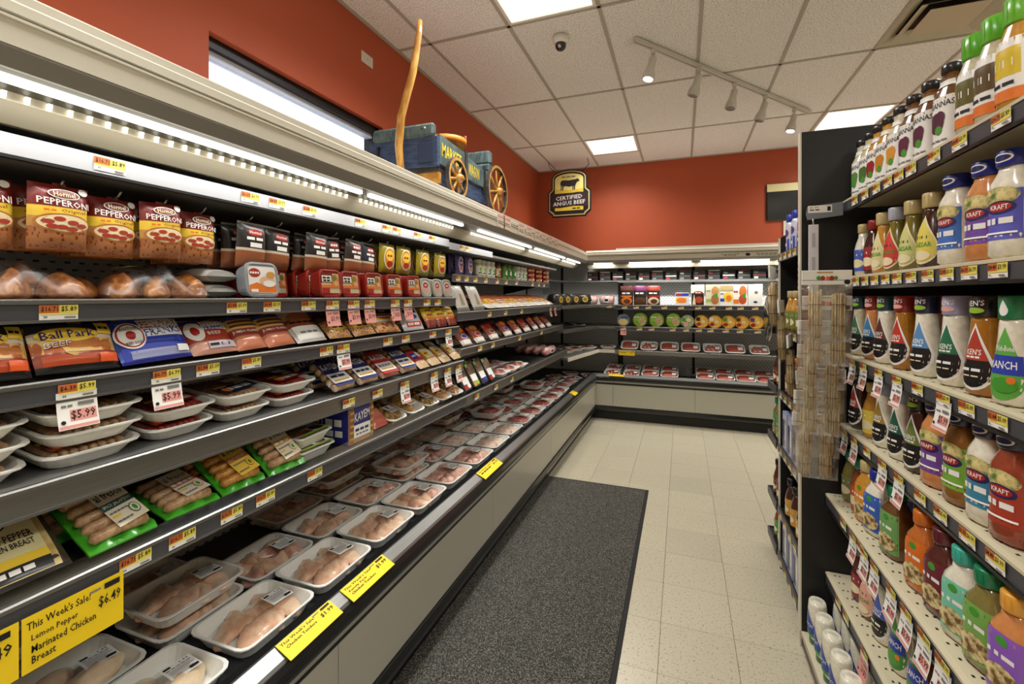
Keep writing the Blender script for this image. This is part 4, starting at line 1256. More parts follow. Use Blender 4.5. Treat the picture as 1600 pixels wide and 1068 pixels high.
def P_kayem(w=0.125, h=0.16, d=0.036, kind=0):
    pr = Proto('bratwurst_pack', 'sausage pack', d)
    for k in range(5):
        z = h * (0.12 + 0.19 * k)
        r = h * 0.09
        pr.part('sausage_link', MB().tube([(-w * .46, 0, z), (-w * .42, 0, z), (0, -.002, z), (w * .42, 0, z), (w * .46, 0, z)], [r * .4, r * .95, r, r * .95, r * .4], SAUS if kind != 2 else FRANK, 8))
    m = MB()
    y0 = -h * 0.09 - 0.003
    S = lambda u, v, o: (-w * .42 + u * w * .84, y0 - o, h * .06 + v * h * .9)
    c = [col((36, 38, 108)), col((30, 34, 98)), col((176, 46, 40))][kind]
    decals(m, S, [('r', 0, 0, 1, 1, c), ('r', .0, .1, 1, .46, Wt), ('t', 'KAYEM', .5, .72, .86, .22, Wt), ('t', ['OLD TYME', 'BRATWURST', 'BEEF'][kind], .5, .34, .8, .1, Nv), ('r', .1, .16, .9, .22, Go)], 0.0006, dens=3)
    pr.part('label', m)
    mb, _ = pouch_mb(w * 1.06, h * 1.06, h * 0.24, CLEARB, 5)
    pr.part('film', mb)
    pr.depth = h * 0.22
    return pr
def P_kayembox(w=0.15, h=0.165, d=0.22):
    pr = Proto('bratwurst_box', 'box', d)
    blue, tan = col((34, 38, 120)), col((190, 140, 90))
    mb = MB().box(-w / 2, w / 2, -d / 2, d / 2, 0, h, col((40, 44, 128)), 0.002)
    p = pr.part('carton', mb)
    m = MB()
    S = lambda u, v, o: ((u - .5) * w, -d / 2 - o, v * h)
    decals(m, S, [('r', .01, .01, .99, .99, tan), ('r', .03, .03, .2, .97, col((150, 96, 56))), ('r', .82, .03, .97, .97, col((150, 96, 56))), ('r', .2, .42, .86, .99, blue), ('t', 'KAYEM', .53, .62, .6, .2, Wt, .06), ('r', .2, .12, .86, .42, Wt), ('t', 'BRATWURST', .53, .3, .56, .08, Nv), ('t', 'FULLY COOKED', .53, .2, .5, .05, GREYINK)] + [('r', .04, .1 + .15 * k, .19, .16 + .15 * k, Go) for k in range(6)] + [('r', .83, .1 + .15 * k, .96, .16 + .15 * k, Go) for k in range(6)])
    S2 = lambda u, v, o: ((u - .5) * w, (v - .5) * d, h + o)
    decals(m, S2, [('r', 0, 0, .3, 1, Wt), ('r', .3, 0, 1, 1, blue), ('t', 'KAYEM', .65, .7, .6, .18, Wt), ('t', 'Artisan', .65, .42, .5, .1, Wt), ('r', .06, .5, .2, .8, GREYINK)])
    S3 = lambda u, v, o: (-w / 2 - o, (.5 - u) * d, v * h)
    decals(m, S3, [('r', 0.42, 0, .44, 1, Wt), ('t', 'BR', .7, .5, .4, .2, Wt), ('t', 'ATS', .72, .25, .4, .18, Wt), ('t', 'KAYEM', .22, .5, .3, .16, Wt)])
    pr.sub(p, 'print', m)
    return pr
def P_flatpack(w, h, d, style, seed=0):
    pr = Proto({'bacon': 'bacon_pack', 'bacony': 'bacon_pack', 'lemon': 'marinated_chicken_pack', 'roll': 'meat_log', 'clearp': 'cheese_pack', 'kale': 'sausage_pack', 'dark': 'meat_pack', 'ham': 'ham_steak_pack'}[style], 'packaged meat', d)
    if style == 'bacon':
        bm = m_bands('bacon pack film', [(0.0, (214, 206, 196)), (0.2, (176, 90, 60)), (0.75, (40, 36, 40)), (0.9, (60, 54, 54))], spots=(0.2, 0.75, 6.0, (206, 120, 80), (150, 56, 40), 0.3))
        ops = [('r', .15, .02, .85, .2, Wt), ('e', .5, .34, .3, .1, Wt), ('e', .5, .34, .26, .08, [Bl, Rd, Br][seed % 3]), ('e', .5, .64, .36, .12, [Or, SAUSY, Rd][seed % 3])]
    elif style == 'bacony':
        bm = m_bands('bacon wide film %d' % (seed % 3), [(0.0, (226, 216, 200)), (0.25, [(222, 150, 40), (200, 120, 70), (236, 196, 60)][seed % 3]), (0.6, (170, 84, 56)), (0.85, (214, 170, 140))])
        ops = [('r', .1, .3, .9, .5, [Yl, Wt, Or][seed % 3]), ('t', 'BACON', .5, .4, .6, .12, [Rd, Br, Wt][seed % 3])]
    elif style == 'lemon':
        bm = m_bands('dark pack film', [(0.0, (30, 28, 26)), (0.05, (60, 56, 40)), (0.9, (30, 28, 26))])
        ops = [('r', .04, .03, .9, .93, m_blend('marinated chicken', (186, 156, 88), (220, 196, 138), 28, coat=0.6)), ('r', .1, .04, .82, .16, Bk_), ('r', .1, .16, .82, .25, Yl), ('r', .1, .25, .82, .8, col((226, 214, 160))), ('e', .36, .66, .22, .1, INK), ('e', .36, .66, .2, .085, col((226, 214, 160))), ('t', 'OLD', .36, .69, .2, .05, INK), ('t', 'NEIGHBORHOOD', .36, .64, .34, .04, INK), ('t', 'LEMON PEPPER', .46, .47, .6, .09, INK), ('t', 'CHICKEN BREAST', .46, .37, .56, .07, INK), ('t', 'MARINATED', .46, .1, .4, .06, Wt)]
    elif style == 'roll':
        bm = BEEF
        ops = [('r', .3, .3, .7, .7, Wt)]
    elif style == 'clearp':
        bm = m_bands('silver clear film', [(0.0, (150, 148, 142)), (0.12, (196, 194, 188)), (0.9, (170, 170, 172))])
        ops = [('p', [(.2, .1), (.8, .1), (.72, .7), (.5, .84), (.28, .7)], col((206, 196, 166))), ('p', [(.3, .2), (.6, .2), (.55, .6), (.4, .66)], col((150, 140, 110))), ('r', .3, .86, .7, .96, Wt)]
    elif style == 'kale':
        bm = m_bands('sausage clear film %d' % (seed % 2), [(0.0, (206, 176, 136)), (0.3, [(206, 60, 40), (190, 120, 50)][seed % 2]), (0.8, (60, 40, 40))])
        ops = [('r', .08, .34, .92, .9, [col((206, 56, 36)), col((236, 226, 196))][seed % 2]), ('r', .12, .4, .5, .72, [Bl, Yl][seed % 2]), ('e', .72, .6, .18, .14, Wt), ('t', ['TRUE', 'PASTENE'][seed % 2], .3, .56, .3, .1, [Wt, Rd][seed % 2])]
    elif style == 'ham':
        bm = m_bands('ham film', [(0.0, (206, 104, 84)), (0.3, (222, 130, 110)), (0.75, (44, 50, 130))])
        ops = [('r', .05, .62, .95, .96, Nv), ('t', 'SMOKED', .5, .8, .7, .14, Wt)]
    else:
        bm = m_bands('dark meat film %d' % (seed % 2), [(0.0, (60, 46, 42)), (0.3, (120, 62, 46)), (0.6, (30, 28, 30))])
        ops = [('r', .15, .1, .6, .4, Wt), ('e', .6, .7, .22, .14, [Yl, Rd][seed % 2])]
    mb, S = pouch_mb(w, h, d, bm, 3.0)
    p = pr.part('pack', mb)
    m = MB()
    decals(m, S, ops, 0.001)
    pr.sub(p, 'print', m)
    return pr
def P_blacktray(kind, w=0.11, h=0.16, d=0.035):
    pr = Proto('seasoned_meat_tray', 'meat tray', d)
    def ring2(wi, hi, y):
        return [(x, y, z + h / 2) for x, z, _ in rrect(wi, hi, 0.018, 0)]
    p = pr.part('tray', MB().loft([ring2(w - .03, h - .03, d / 2), ring2(w, h, -d / 2), ring2(w - .01, h - .01, -d / 2 - .001)], BLKTRAY, caps=True))
    m = MB()
    S = lambda u, v, o: ((u - .5) * (w - .01), -d / 2 - .001 - o, .005 + v * (h - .01))
    decals(m, S, [('r', .05, .5, .95, .96, m_blend('dark food', (60, 40, 28), (120, 90, 50), 40)), ('r', .0, .86, .3, 1, Lg), ('r', .12, .22, .88, .52, Wt), ('r', .1, .02, .5, .2, [Rd, Go, Nv][kind % 3]), ('e', .7, .14, .2, .1, [Wt, Lg, Bl][kind % 3])])
    pr.sub(p, 'sleeve_print', m)
    return pr
def P_greentray(w=0.19, l=0.15, h=0.04):
    pr = Proto('ground_chicken_tray', 'meat tray', 0)
    pr.part('tray', tray_mb(w, l, h, FOAM, 0.02))
    pr.part('ground_chicken', MB().loft([rrect(w - .05, l - .05, .02, .008), rrect(w - .04, l - .04, .02, h - .004)], PORK, caps=True, smooth=False))
    pr.part('film', film_mb(w - .004, l - .004, h + .001, 0.004, 0.02))
    m = MB()
    S = lambda u, v, o: ((u - .5) * w, (v - .5) * l, h + .006 + o)
    decals(m, S, [('r', .02, .72, .98, .97, col((60, 130, 40))), ('r', .25, .28, .7, .42, Or), ('r', .5, .05, .95, .5, Wt), ('e', .72, .3, .16, .16, Br), ('r', .1, .03, .95, .14, Lg), ('r', .78, .5, .97, .66, Wt), ('t', 'GROUND', .46, .36, .3, .08, Wt)])
    pr.part('label', m)
    return pr
def P_jar(kind):
    c, lid = [((196, 200, 170), (214, 214, 206)), ((150, 60, 34), (40, 30, 30)), ((120, 150, 70), (60, 110, 50)), ((214, 210, 190), (220, 222, 218))][kind]
    pr = Proto('condiment_jar', 'jar', 0.07)
    pr.part('jar', MB().lathe([(.026, 0), (.033, .006), (.034, .085), (.028, .1), (.027, .105)], M('jar %d' % kind, c, 0.15, coat=0.6), 14))
    pr.part('lid', MB().lathe([(.03, .103), (.031, .105), (.031, .122), (.028, .125)], M('jar lid %d' % kind, lid, 0.35), 14))
    m = MB()
    S = lambda u, v, o: ((.0345 + o) * math.sin((u - .5) * 2.6), -(.0345 + o) * math.cos((u - .5) * 2.6), v * .1)
    decals(m, S, [('r', 0, .2, 1, .8, [Wt, Cr, Gn, Wt][kind]), ('e', .5, .5, .2, .2, [Lg, Rd, Wt, Gn][kind]), ('r', .2, .24, .8, .32, INK)], 0.0006)
    pr.part('label', m)
    return pr
def P_roundtub(w=0.11, h=0.045):
    pr = Proto('dip_tub', 'tub', w)
    pr.part('tub', MB().lathe([(.044, 0), (.052, h - .008), (.052, h - .008)], col((196, 56, 36)), 18))
    pr.part('lid', MB().lathe([(.055, h - .008), (.055, h - .001), (.05, h), (.01, h)], col((206, 66, 44)), 18))
    m = MB()
    S = lambda u, v, o: ((.0485 + .006 * v + o) * math.sin((u - .5) * 3), -(.0485 + .006 * v + o) * math.cos((u - .5) * 3), v * (h - .01))
    decals(m, S, [('r', .05, .3, .95, .8, Cr), ('t', 'DIP', .3, .55, .2, .3, Rd), ('t', 'DIP', .7, .55, .2, .3, Rd)], 0.002)
    pr.part('label', m)
    return pr
def P_pillbox(w, h, d, style, seed=0):
    """upright pouch or carton on the back case"""
    names = {'cook': 'rice_pouch', 'cart': 'breakfast_carton', 'mac': 'meal_carton', 'tray': 'black_meat_tray', 'roll': 'wrapped_ham', 'chub': 'sausage_chub'}
    pr = Proto(names[style], {'cook': 'pouch', 'cart': 'carton', 'mac': 'carton', 'tray': 'meat tray', 'roll': 'ham', 'chub': 'sausage'}[style], d)
    mb = MB()
    m = MB()
    S = lambda u, v, o: ((u - .5) * w, -d / 2 - o, v * h)
    if style == 'cook':
        mb, S = pouch_mb(w, h, d, m_bands('cook pouch %d' % seed, [(0, (60, 34, 26)), (.4, (40, 26, 26)), (.75, [(90, 40, 30), (110, 40, 90), (150, 50, 36)][seed])]), 4)
        ops = [('e', .5, .22, .44, .2, [Or, col((90, 60, 40)), col((226, 206, 170))][seed]), ('e', .55, .2, .26, .12, Br), ('t', ['grilled', 'smoky', 'sliced'][seed], .5, .62, .7, .1, Wt), ('r', .08, .42, .92, .5, [Or, Bk_, Rd][seed])]
    elif style == 'cart':
        mb.box(-w / 2, w / 2, -d / 2, d / 2, 0, h, [Wt, col((216, 206, 180)), Wt, Wt, Wt][seed], .0015)
        if seed == 0:
            ops = [('r', .04, .02, .96, .6, Bk_), ('e', .55, .62, .34, .07, Rd), ('t', 'HORMEL', .55, .62, .44, .06, Wt), ('e', .6, .28, .3, .16, col((176, 70, 40))), ('p', [(.1, .05), (.36, .05), (.24, .55)], Cr)]
        elif seed == 1:
            ops = [('r', .03, .02, .42, .98, col((222, 214, 190))), ('e', .7, .7, .26, .22, col((190, 140, 80))), ('e', .68, .3, .28, .24, col((170, 110, 60))), ('e', .76, .48, .14, .1, Gn), ('r', .04, .2, .4, .32, Lg), ('t', 'mac', .22, .7, .3, .08, GREYINK)]
        elif seed == 2:
            ops = [('e', .62, .4, .34, .24, Yl), ('e', .66, .36, .2, .14, Or), ('r', .04, .2, .34, .34, Bl), ('r', .04, .7, .96, .96, col((190, 170, 120))), ('t', 'egg', .2, .56, .26, .1, GREYINK)]
        elif seed == 3:
            ops = [('e', .7, .66, .26, .28, col((206, 120, 60))), ('e', .68, .3, .27, .22, col((190, 80, 44))), ('e', .78, .46, .12, .1, Gn), ('r', .04, .12, .42, .3, Or), ('t', 'beef', .22, .66, .3, .1, Rd)]
        else:
            ops = [('e', .55, .62, .12, .07, GREYINK), ('e', .5, .18, .14, .05, Nv)]
    elif style == 'mac':
        mb.box(-w / 2, w / 2, -d / 2, d / 2, 0, h, col((214, 214, 226)), .0015)
        ops = [('r', .04, .2, .8, .62, Yl), ('e', .45, .4, .36, .2, Or), ('r', .04, .74, .96, .96, Bl), ('e', .25, .84, .2, .1, Rd)]
    elif style == 'tray':
        mb.box(-w / 2, w / 2, -d / 2, d / 2, 0, h, BLKTRAY, .004)
        ops = [('r', .05, .7, .95, .95, [col((120, 40, 34)), col((60, 60, 60)), Wt, col((90, 84, 78))][seed % 4]), ('r', .1, .15, .4, .5, [Wt, GREYINK, Rd, GREYINK][seed % 4])]
    elif style == 'roll':
        mb.tube([(-w / 2, 0, h / 2), (-w * .42, 0, h / 2), (w * .42, 0, h / 2), (w / 2, 0, h / 2)], [h * .15, h * .45, h * .48, h * .15], [M('netted ham', (40, 32, 34), .4, coat=.6, var=.4, vs=60), m_blend('pink wrapped ham', (190, 110, 100), (226, 196, 190), 30, coat=.6)][seed % 2], 12)
        S = lambda u, v, o: ((u - .5) * w, -h * .48 - o, h * .2 + v * h * .6)
        ops = [('e', .5, .5, .2, .4, [Yl, Wt][seed % 2]), ('e', .5, .5, .14, .25, [col((150, 120, 40)), Nv][seed % 2])]
    else:
        ops = []
    p = pr.part('package', mb)
    if ops:
        decals(m, S, ops, 0.0008)
        pr.sub(p, 'print', m)
    return pr
def P_bowl(style, r=0.068, d=0.05):
    """round meal bowl standing on edge, printed lid to the front"""
    pr = Proto('meal_bowl', 'food bowl', d)
    c = {'lime': (120, 170, 30), 'clear': (150, 160, 140), 'gold': (206, 150, 50), 'grey': (120, 126, 140)}[style[0]]
    mb = MB()
    prof = [(r * .7, d / 2), (r * .95, -d / 2 + .01), (r, -d / 2 + .008), (r, -d / 2), (r * .95, -d / 2 - .002), (.004, -d / 2 - .003)]
    rings = [[(q * math.cos(2 * math.pi * k / 22), y, r + q * math.sin(2 * math.pi * k / 22)) for k in range(22)] for q, y in prof]
    p = pr.part('bowl', mb.loft(rings, M('bowl %s' % style[0], c, .3, coat=.4), caps=True))
    m = MB()
    S = lambda u, v, o: ((u - .5) * 2 * r, -d / 2 - .003 - o, v * 2 * r)
    food = {'lime': [('e', .66, .45, .26, .34, m_blend('pasta print', (150, 120, 70), (226, 206, 160), 70, bmp=0)), ('r', .1, .42, .4, .62, Lg), ('t', 'pasta', .3, .7, .4, .1, Wt)],
            'clear': [('e', .5, .48, .43, .43, m_blend('salad print', (90, 130, 50), (214, 214, 170), 60, bmp=0)), ('e', .4, .3, .18, .14, Pk), ('e', .6, .6, .18, .16, Cr), ('r', .12, .5, .36, .74, Gn)],
            'gold': [('e', .5, .48, .43, .43, m_blend('noodle print', (222, 150, 40), (246, 206, 90), 60, bmp=0)), ('e', .62, .5, .14, .12, Cr), ('e', .3, .3, .16, .14, Rd), ('r', .12, .55, .4, .82, [Bk_, Wt, Gn, Br, Pu][style[1]])],
            'grey': [('e', .5, .38, .36, .26, col((226, 206, 130))), ('r', .3, .62, .9, .84, col((60, 96, 130)))]}[style[0]]
    decals(m, S, food, 0.0006)
    pr.sub(p, 'lid_print', m)
    return pr

# ---------------------------------------------------------------- bottles
def interp(prof, z):
    for (r0, z0), (r1, z1) in zip(prof, prof[1:]):
        if z0 <= z <= z1 and z1 > z0:
            return r0 + (r1 - r0) * (z - z0) / (z1 - z0)
    return prof[-1][0]
def bottle_S(prof, H, span, sx, sy, power=2.0):
    def S(u, v, o):
        t = (u - .5) * span
        z = max(0.002, v * H)
        r = interp(prof, z)
        x, y = math.sin(t), -math.cos(t)
        if power != 2.0:
            q = (abs(x) ** power + abs(y) ** power) ** (-1 / power)
            x, y = x * q, y * q
        return (x * (r * sx + o), y * (r * sy + o), z)
    return S
BODY = {'ranch': (232, 226, 206), 'italian': (166, 106, 26), 'french': (206, 136, 80), 'dark': (64, 34, 24), 'caesar': (216, 204, 170), 'redsauce': (146, 64, 40), 'olive': (120, 108, 40), 'pale': (206, 192, 148),
        'honey': (196, 140, 50), 'orange': (190, 104, 44), 'brown': (110, 70, 34), 'amber': (142, 92, 30), 'white': (226, 220, 200), 'herb': (128, 116, 62), 'clear': (214, 206, 176), 'maroon': (86, 40, 34)}
def bodymat(k):
    return M('dressing ' + k, BODY[k], 0.18, coat=0.7, var=0.12, vs=60)
BP = {}
def P_bottle(style, body, cap, lab):
    key = (style, body, cap, lab)
    if key in BP:
        return BP[key]
    bm, capm = bodymat(body), M('cap %d %d %d' % cap, cap, 0.3, coat=0.4)
    nm = {'kens': 'dressing_bottle', 'wish': 'dressing_bottle', 'kraft': 'dressing_bottle', 'bri': 'vinaigrette_bottle', 'bolt': 'dressing_bottle', 'newman': 'dressing_bottle', 'slim': 'sauce_bottle', 'jugb': 'sauce_bottle', 'squeeze': 'squeeze_bottle'}[style]
    pr = Proto(nm, 'bottle', 0.08)
    m = MB()
    c1 = col(lab)
    if style in ('kens', 'wish'):
        H = 0.186
        prof = [(.028, 0), (.037, .006), (.0385, .03), (.038, .06), (.034, .09), (.0305, .12), (.028, .15), (.0265, .175), (.025, .186)]
        sx, sy, pw = 1.0, 0.86, 2.4
        S = bottle_S(prof, H, 2.4, sx, sy, pw)
        cp = [(.0255, .185), (.0275, .188), (.0275, .232), (.0255, .236)]
        if style == 'kens':
            ops = [('d', .5, .07, .92, .5, Wt), ('d', .5, .105, .86, .415, Bk_ if lab != (40, 60, 110) else Nv), ('d', .5, .105, .86, .415, c1, .46), ('t', "KEN'S", .5, .555, .42, .075, Wt), ('t', 'STEAK HOUSE', .5, .49, .4, .03, Wt), ('t', 'DRESSING', .5, .33, .5, .045, Wt), ('t', 'DRESSING', .5, .25, .4, .022, Cr)]
        else:
            ops = [('d', .5, .06, .9, .48, c1), ('r', .08, .36, .92, .58, Bl), ('t', 'Wish-Bone', .5, .66, .5, .07, Wt), ('t', 'RANCH', .5, .47, .6, .09, Wt), ('e', .55, .24, .26, .09, Gn), ('e', .7, .3, .08, .04, Or)]
    elif style == 'kraft':
        H = 0.205
        prof = [(.032, 0), (.042, .008), (.042, .05), (.039, .06), (.039, .12), (.042, .135), (.038, .165), (.026, .19), (.023, .205)]
        sx, sy, pw = 1.0, 0.84, 2.6
        S = bottle_S(prof, H, 2.2, sx, sy, pw)
        cp = [(.027, .2), (.029, .204), (.029, .232), (.026, .236)]
        ops = [('r', .05, .2, .95, .72, c1), ('e', .5, .66, .4, .1, m_blend('salad art', (90, 120, 50), (226, 206, 140), 50, bmp=0)), ('e', .5, .54, .34, .07, Nv), ('e', .5, .545, .26, .05, Rd), ('t', 'KRAFT', .5, .545, .4, .05, Wt), ('t', 'DRESSING', .5, .4, .7, .08, Wt), ('r', .15, .26, .85, .28, Wt)]
    elif style == 'bri':
        H = 0.2
        prof = [(.028, 0), (.035, .004), (.0355, .13), (.034, .14), (.02, .172), (.019, .2)]
        sx, sy, pw = 1.0, 1.0, 3.2
        S = bottle_S(prof, H, 2.3, sx, sy, pw)
        cp = [(.022, .2), (.0235, .202), (.0235, .222), (.021, .225)]
        ops = [('r', .0, .03, 1, .68, Wt), ('t', 'BRIANNAS', .5, .58, .86, .08, INK), ('e', .42, .34, .26, .14, c1), ('e', .55, .4, .16, .09, c1), ('e', .5, .24, .12, .06, Gn), ('t', 'HOME STYLE', .5, .1, .6, .03, GREYINK), ('r', .02, .82, .98, .9, Wt)]
    elif style == 'bolt':
        H = 0.2
        prof = [(.03, 0), (.037, .005), (.037, .12), (.034, .15), (.024, .18), (.023, .2)]
        sx, sy, pw = 1, 1, 2.2
        S = bottle_S(prof, H, 2.6, sx, sy, pw)
        cp = [(.0262, .185), (.0275, .188), (.0275, .24), (.025, .243)]
        ops = [('r', 0, .1, 1, .76, Wt), ('r', .2, .36, .8, .66, c1), ('t', 'Cindys', .5, .5, .46, .1, Wt), ('r', 0, .1, 1, .22, Or), ('t', 'KITCHEN', .5, .28, .5, .05, INK)]
    elif style == 'newman':
        H = 0.175
        prof = [(.03, 0), (.038, .006), (.0385, .06), (.035, .1), (.026, .135), (.021, .16), (.021, .175)]
        sx, sy, pw = 1, .9, 2.0
        S = bottle_S(prof, H, 2.3, sx, sy, pw)
        cp = [(.0225, .172), (.024, .175), (.024, .212), (.022, .215)]
        ops = [('d', .5, .06, .86, .5, Cr), ('d', .5, .09, .8, .44, c1), ('t', 'NEWMANS', .5, .5, .44, .06, INK), ('t', 'CAESAR', .5, .38, .6, .08, Gn), ('e', .5, .2, .26, .08, Cr)]
    elif style == 'slim':
        H = 0.17
        prof = [(.024, 0), (.03, .005), (.031, .1), (.026, .125), (.018, .15), (.0165, .17)]
        sx, sy, pw = 1, .95, 2.4
        S = bottle_S(prof, H, 2.6, sx, sy, pw)
        cp = [(.0185, .168), (.02, .17), (.02, .2), (.018, .203)]
        ops = [('r', 0, .1, 1, .6, c1), ('e', .5, .28, .34, .1, Cr), ('t', 'DRESSING', .5, .48, .7, .06, Wt)]
    elif style == 'jugb':
        H = 0.19
        prof = [(.034, 0), (.043, .008), (.043, .055), (.041, .06), (.041, .13), (.036, .15), (.024, .17), (.021, .19)]
        sx, sy, pw = 1, .82, 4.0
        S = bottle_S(prof, H, 2.0, sx, sy, pw)
        cp = [(.025, .186), (.0265, .19), (.0265, .22), (.024, .223)]
        ops = [('r', .02, .1, .98, .74, c1), ('e', .5, .66, .14, .05, Gn), ('t', 'DRESSING', .5, .5, .66, .06, Wt), ('e', .5, .26, .38, .14, m_blend('bowl art', (110, 80, 40), (226, 206, 150), 60, bmp=0))]
    else:
        H = 0.2
        prof = [(.024, 0), (.028, .004), (.03, .02), (.04, .045), (.042, .1), (.04, .16), (.037, .19), (.035, .2)]
        sx, sy, pw = 1.0, .9, 2.2
        S = bottle_S(prof, H, 2.4, sx, sy, pw)
        cp = [(.036, .196), (.033, .204), (.022, .199), (.006, .19)]
        capm = bm
        ops = [('d', .5, .16, .8, .44, c1), ('t', 'RANCH', .5, .46, .6, .08, Wt), ('r', .1, .2, .9, .28, Gn)]
    pr.part('bottle', MB().lathe(prof, bm, 18, sx, sy, power=pw))
    if style == 'squeeze':
        pr.part('base_rim', MB().lathe(cp, capm, 18, 1, .9))
        pr.part('cap', MB().lathe([(.02, .0005), (.0315, .002), (.0315, .02), (.029, .026)], M('cap %d %d %d' % cap, cap, .3), 18))
    else:
        cb = MB().lathe(cp, capm, 24 if style != 'bolt' else 30)
        cs_, = [lambda u, v, o: ((cp[1][0] + .0002 + o) * math.sin((u - .5) * 2.4), -(cp[1][0] + .0002 + o) * math.cos((u - .5) * 2.4), cp[1][1] + v * (cp[2][1] - cp[1][1]))]
        cpart = pr.part('cap', cb)
        dm = MB()
        if style == 'kens':
            decals(dm, cs_, [('t', "KEN'S", .5, .68, .6, .3, Wt, .08), ('e', .5, .3, .3, .16, Pk if cap[0] > 100 else Lg)], 0.0005)
        elif style == 'kraft':
            decals(dm, cs_, [('e', .5, .5, .3, .34, Wt), ('e', .5, .5, .24, .24, Nv)], 0.0005)
        elif style == 'wish':
            decals(dm, cs_, [('d', .5, .1, .9, .14, Wt)], 0.0005)
        else:
            for k in range(5):
                decals(dm, cs_, [('r', .1 + .18 * k, .1, .13 + .18 * k, .9, capm)], 0.0004, dens=1)
        pr.sub(cpart, 'cap_print', dm)
    decals(m, S, ops, 0.0006, dens=8)
    pr.part('label', m)
    BP[key] = pr
    return pr
# ================================================================ stocking the shelves
ROW = []
def put(pr, desc, x, y, z, rz, tilt=0.0, roll=0.0, jit=0.0, lift=True, scale=None):
    r = inst(pr, (x, y, z), rz + random.uniform(-jit, jit), tilt, '', None, roll, lift, scale)
    ROW.append((desc, r))
    return r
def flush(place, anchor, key, group):
    """labels of one shelf: a look that occurs once stands alone, look-alikes are counted from the anchor"""
    global ROW
    by = {}
    for d, r in ROW:
        by.setdefault(d, []).append(r)
    for d, rs in by.items():
        rs.sort(key=lambda r: key(r))
        for i, r in enumerate(rs):
            if len(rs) == 1:
                r['label'] = '%s %s' % (d, place)
            else:
                n = ORD[i + 1] if i + 1 < len(ORD) else 'number %d' % (i + 1)
                r['label'] = '%s %s, %s from %s' % (d, place, n, anchor)
                if len(r['label'].split()) > 16:
                    r['label'] = '%s, %s from %s' % (d, n, anchor)
                r['group'] = '%s %s' % (d, place) if not group else group
    ROW = []
FROM_CORNER = lambda r: (-round(r.location.y, 3), -round(r.location.x, 3), round(r.location.z, 3))

# ---- pegs of the near case
XFp = -1.318
PEP = [P_pepperoni(0.108), P_pepperoni(0.1)]
for k, y in enumerate((0.37, 0.488, 0.604, 0.716, 0.822, 0.93)):
    hook(y)
    for q in range(3):
        put(PEP[0 if y < 0.65 else 1], 'red pepperoni pouch', XFp - 0.022 * (k % 2) - q * 0.058, y, 1.5985 - 0.006 * (k % 2), RZ_L, 0.05, roll=random.uniform(-0.06, 0.06), jit=0.06)
flush('on the peg hooks', 'the back corner', FROM_CORNER, 'pepperoni pouches on the peg hooks')
DP = [P_darkpouch(kind=k) for k in range(3)]
for k, (px, kd) in enumerate(((390, 0), (437, 0), (492, 0), (523, 1), (549, 1), (577, 2))):
    y = along(px, XFp)
    hook(y, 0.69)
    for q in range(3):
        put(DP[kd], ['dark snack meat pouch with brown base', 'brown jerky pouch', 'navy salami pouch'][kd], XFp - 0.02 * (k % 2) - q * 0.062, y, 1.59, RZ_L, 0.04, roll=random.uniform(-.08, .08), jit=0.05, scale=(0.92 if kd else 1, 1, 1))
OL = [P_olive(kind=k) for k in range(2)]
for k, px in enumerate((603, 629, 659, 686)):
    y = along(px, XFp)
    hook(y, 0.69)
    for q in range(3):
        put(OL[0], 'olive yellow lunch meat pouch with oval label', XFp - q * 0.055, y, 1.61, RZ_L, 0.03, jit=0.04, scale=(1.15, 1, 1))
flush('on pegs', 'the back corner', FROM_CORNER, 'pouches hanging on the case pegs')

# ---- near case, upper deli shelf
z = 1.4885
TB = [P_turkey(0.25, 0.1, 0.26, 1), P_turkey(0.25, 0.095, 0.25, 3)]
put(TB[0], 'taller clear bag of roasted turkey', -1.4, 0.5, z, RZ_L)
put(TB[1], 'flatter clear bag of roasted turkey with yellow sticker', -1.39, 0.785, z, RZ_L)
put(P_turkey(0.24, 0.075, 0.2, 5), 'clear bag of turkey behind the two front turkey bags', -1.66, 0.66, z, RZ_L)
CLP = P_flatpack(0.13, 0.17, 0.045, 'clearp')
for q in range(2):
    put(CLP, 'clear meat container lying beside the white tub', -1.29, 0.988, z + 0.046 * q, RZ_L, -math.pi / 2 + 0.03, scale=(0.72, 1, 1))
TUBW, TUBR, TUBG = P_tub(style='white'), P_tub(style='red'), P_tub(0.1, 0.1, 0.03, 'grey')
put(TUBW, 'white and orange deli tub with red oval', -1.262, along(397, -1.27) + 0.01, z, RZ_L, -0.14, scale=(0.95, 1, 1.05))
for k, px in enumerate((508, 543, 577, 612, 640)):
    y = along(px, -1.27)
    for q in range(3):
        put(TUBR, 'red framed lunch meat tub', -1.262 - 0.062 * q - 0.01 * (k % 2), y, z, RZ_L, -0.12, jit=0.03, scale=(0.9, 1, 1))
for k, px in enumerate((452, 470, 488)):
    put(TUBR, 'red framed lunch meat tub standing in the rear', -1.5 + 0.055 * k, 1.2 + 0.025 * k, z, RZ_L + 0.3, -0.1, scale=(0.85, 1, 1))
for k, px in enumerate((664, 682, 697)):
    for q in range(2):
        put(TUBG, 'clear oval lidded deli pack', -1.265 - 0.05 * q, along(px, -1.27) - 0.01, z, RZ_L, -0.15, jit=0.05)
flush('on upper deli shelf', 'the back corner', FROM_CORNER, None)

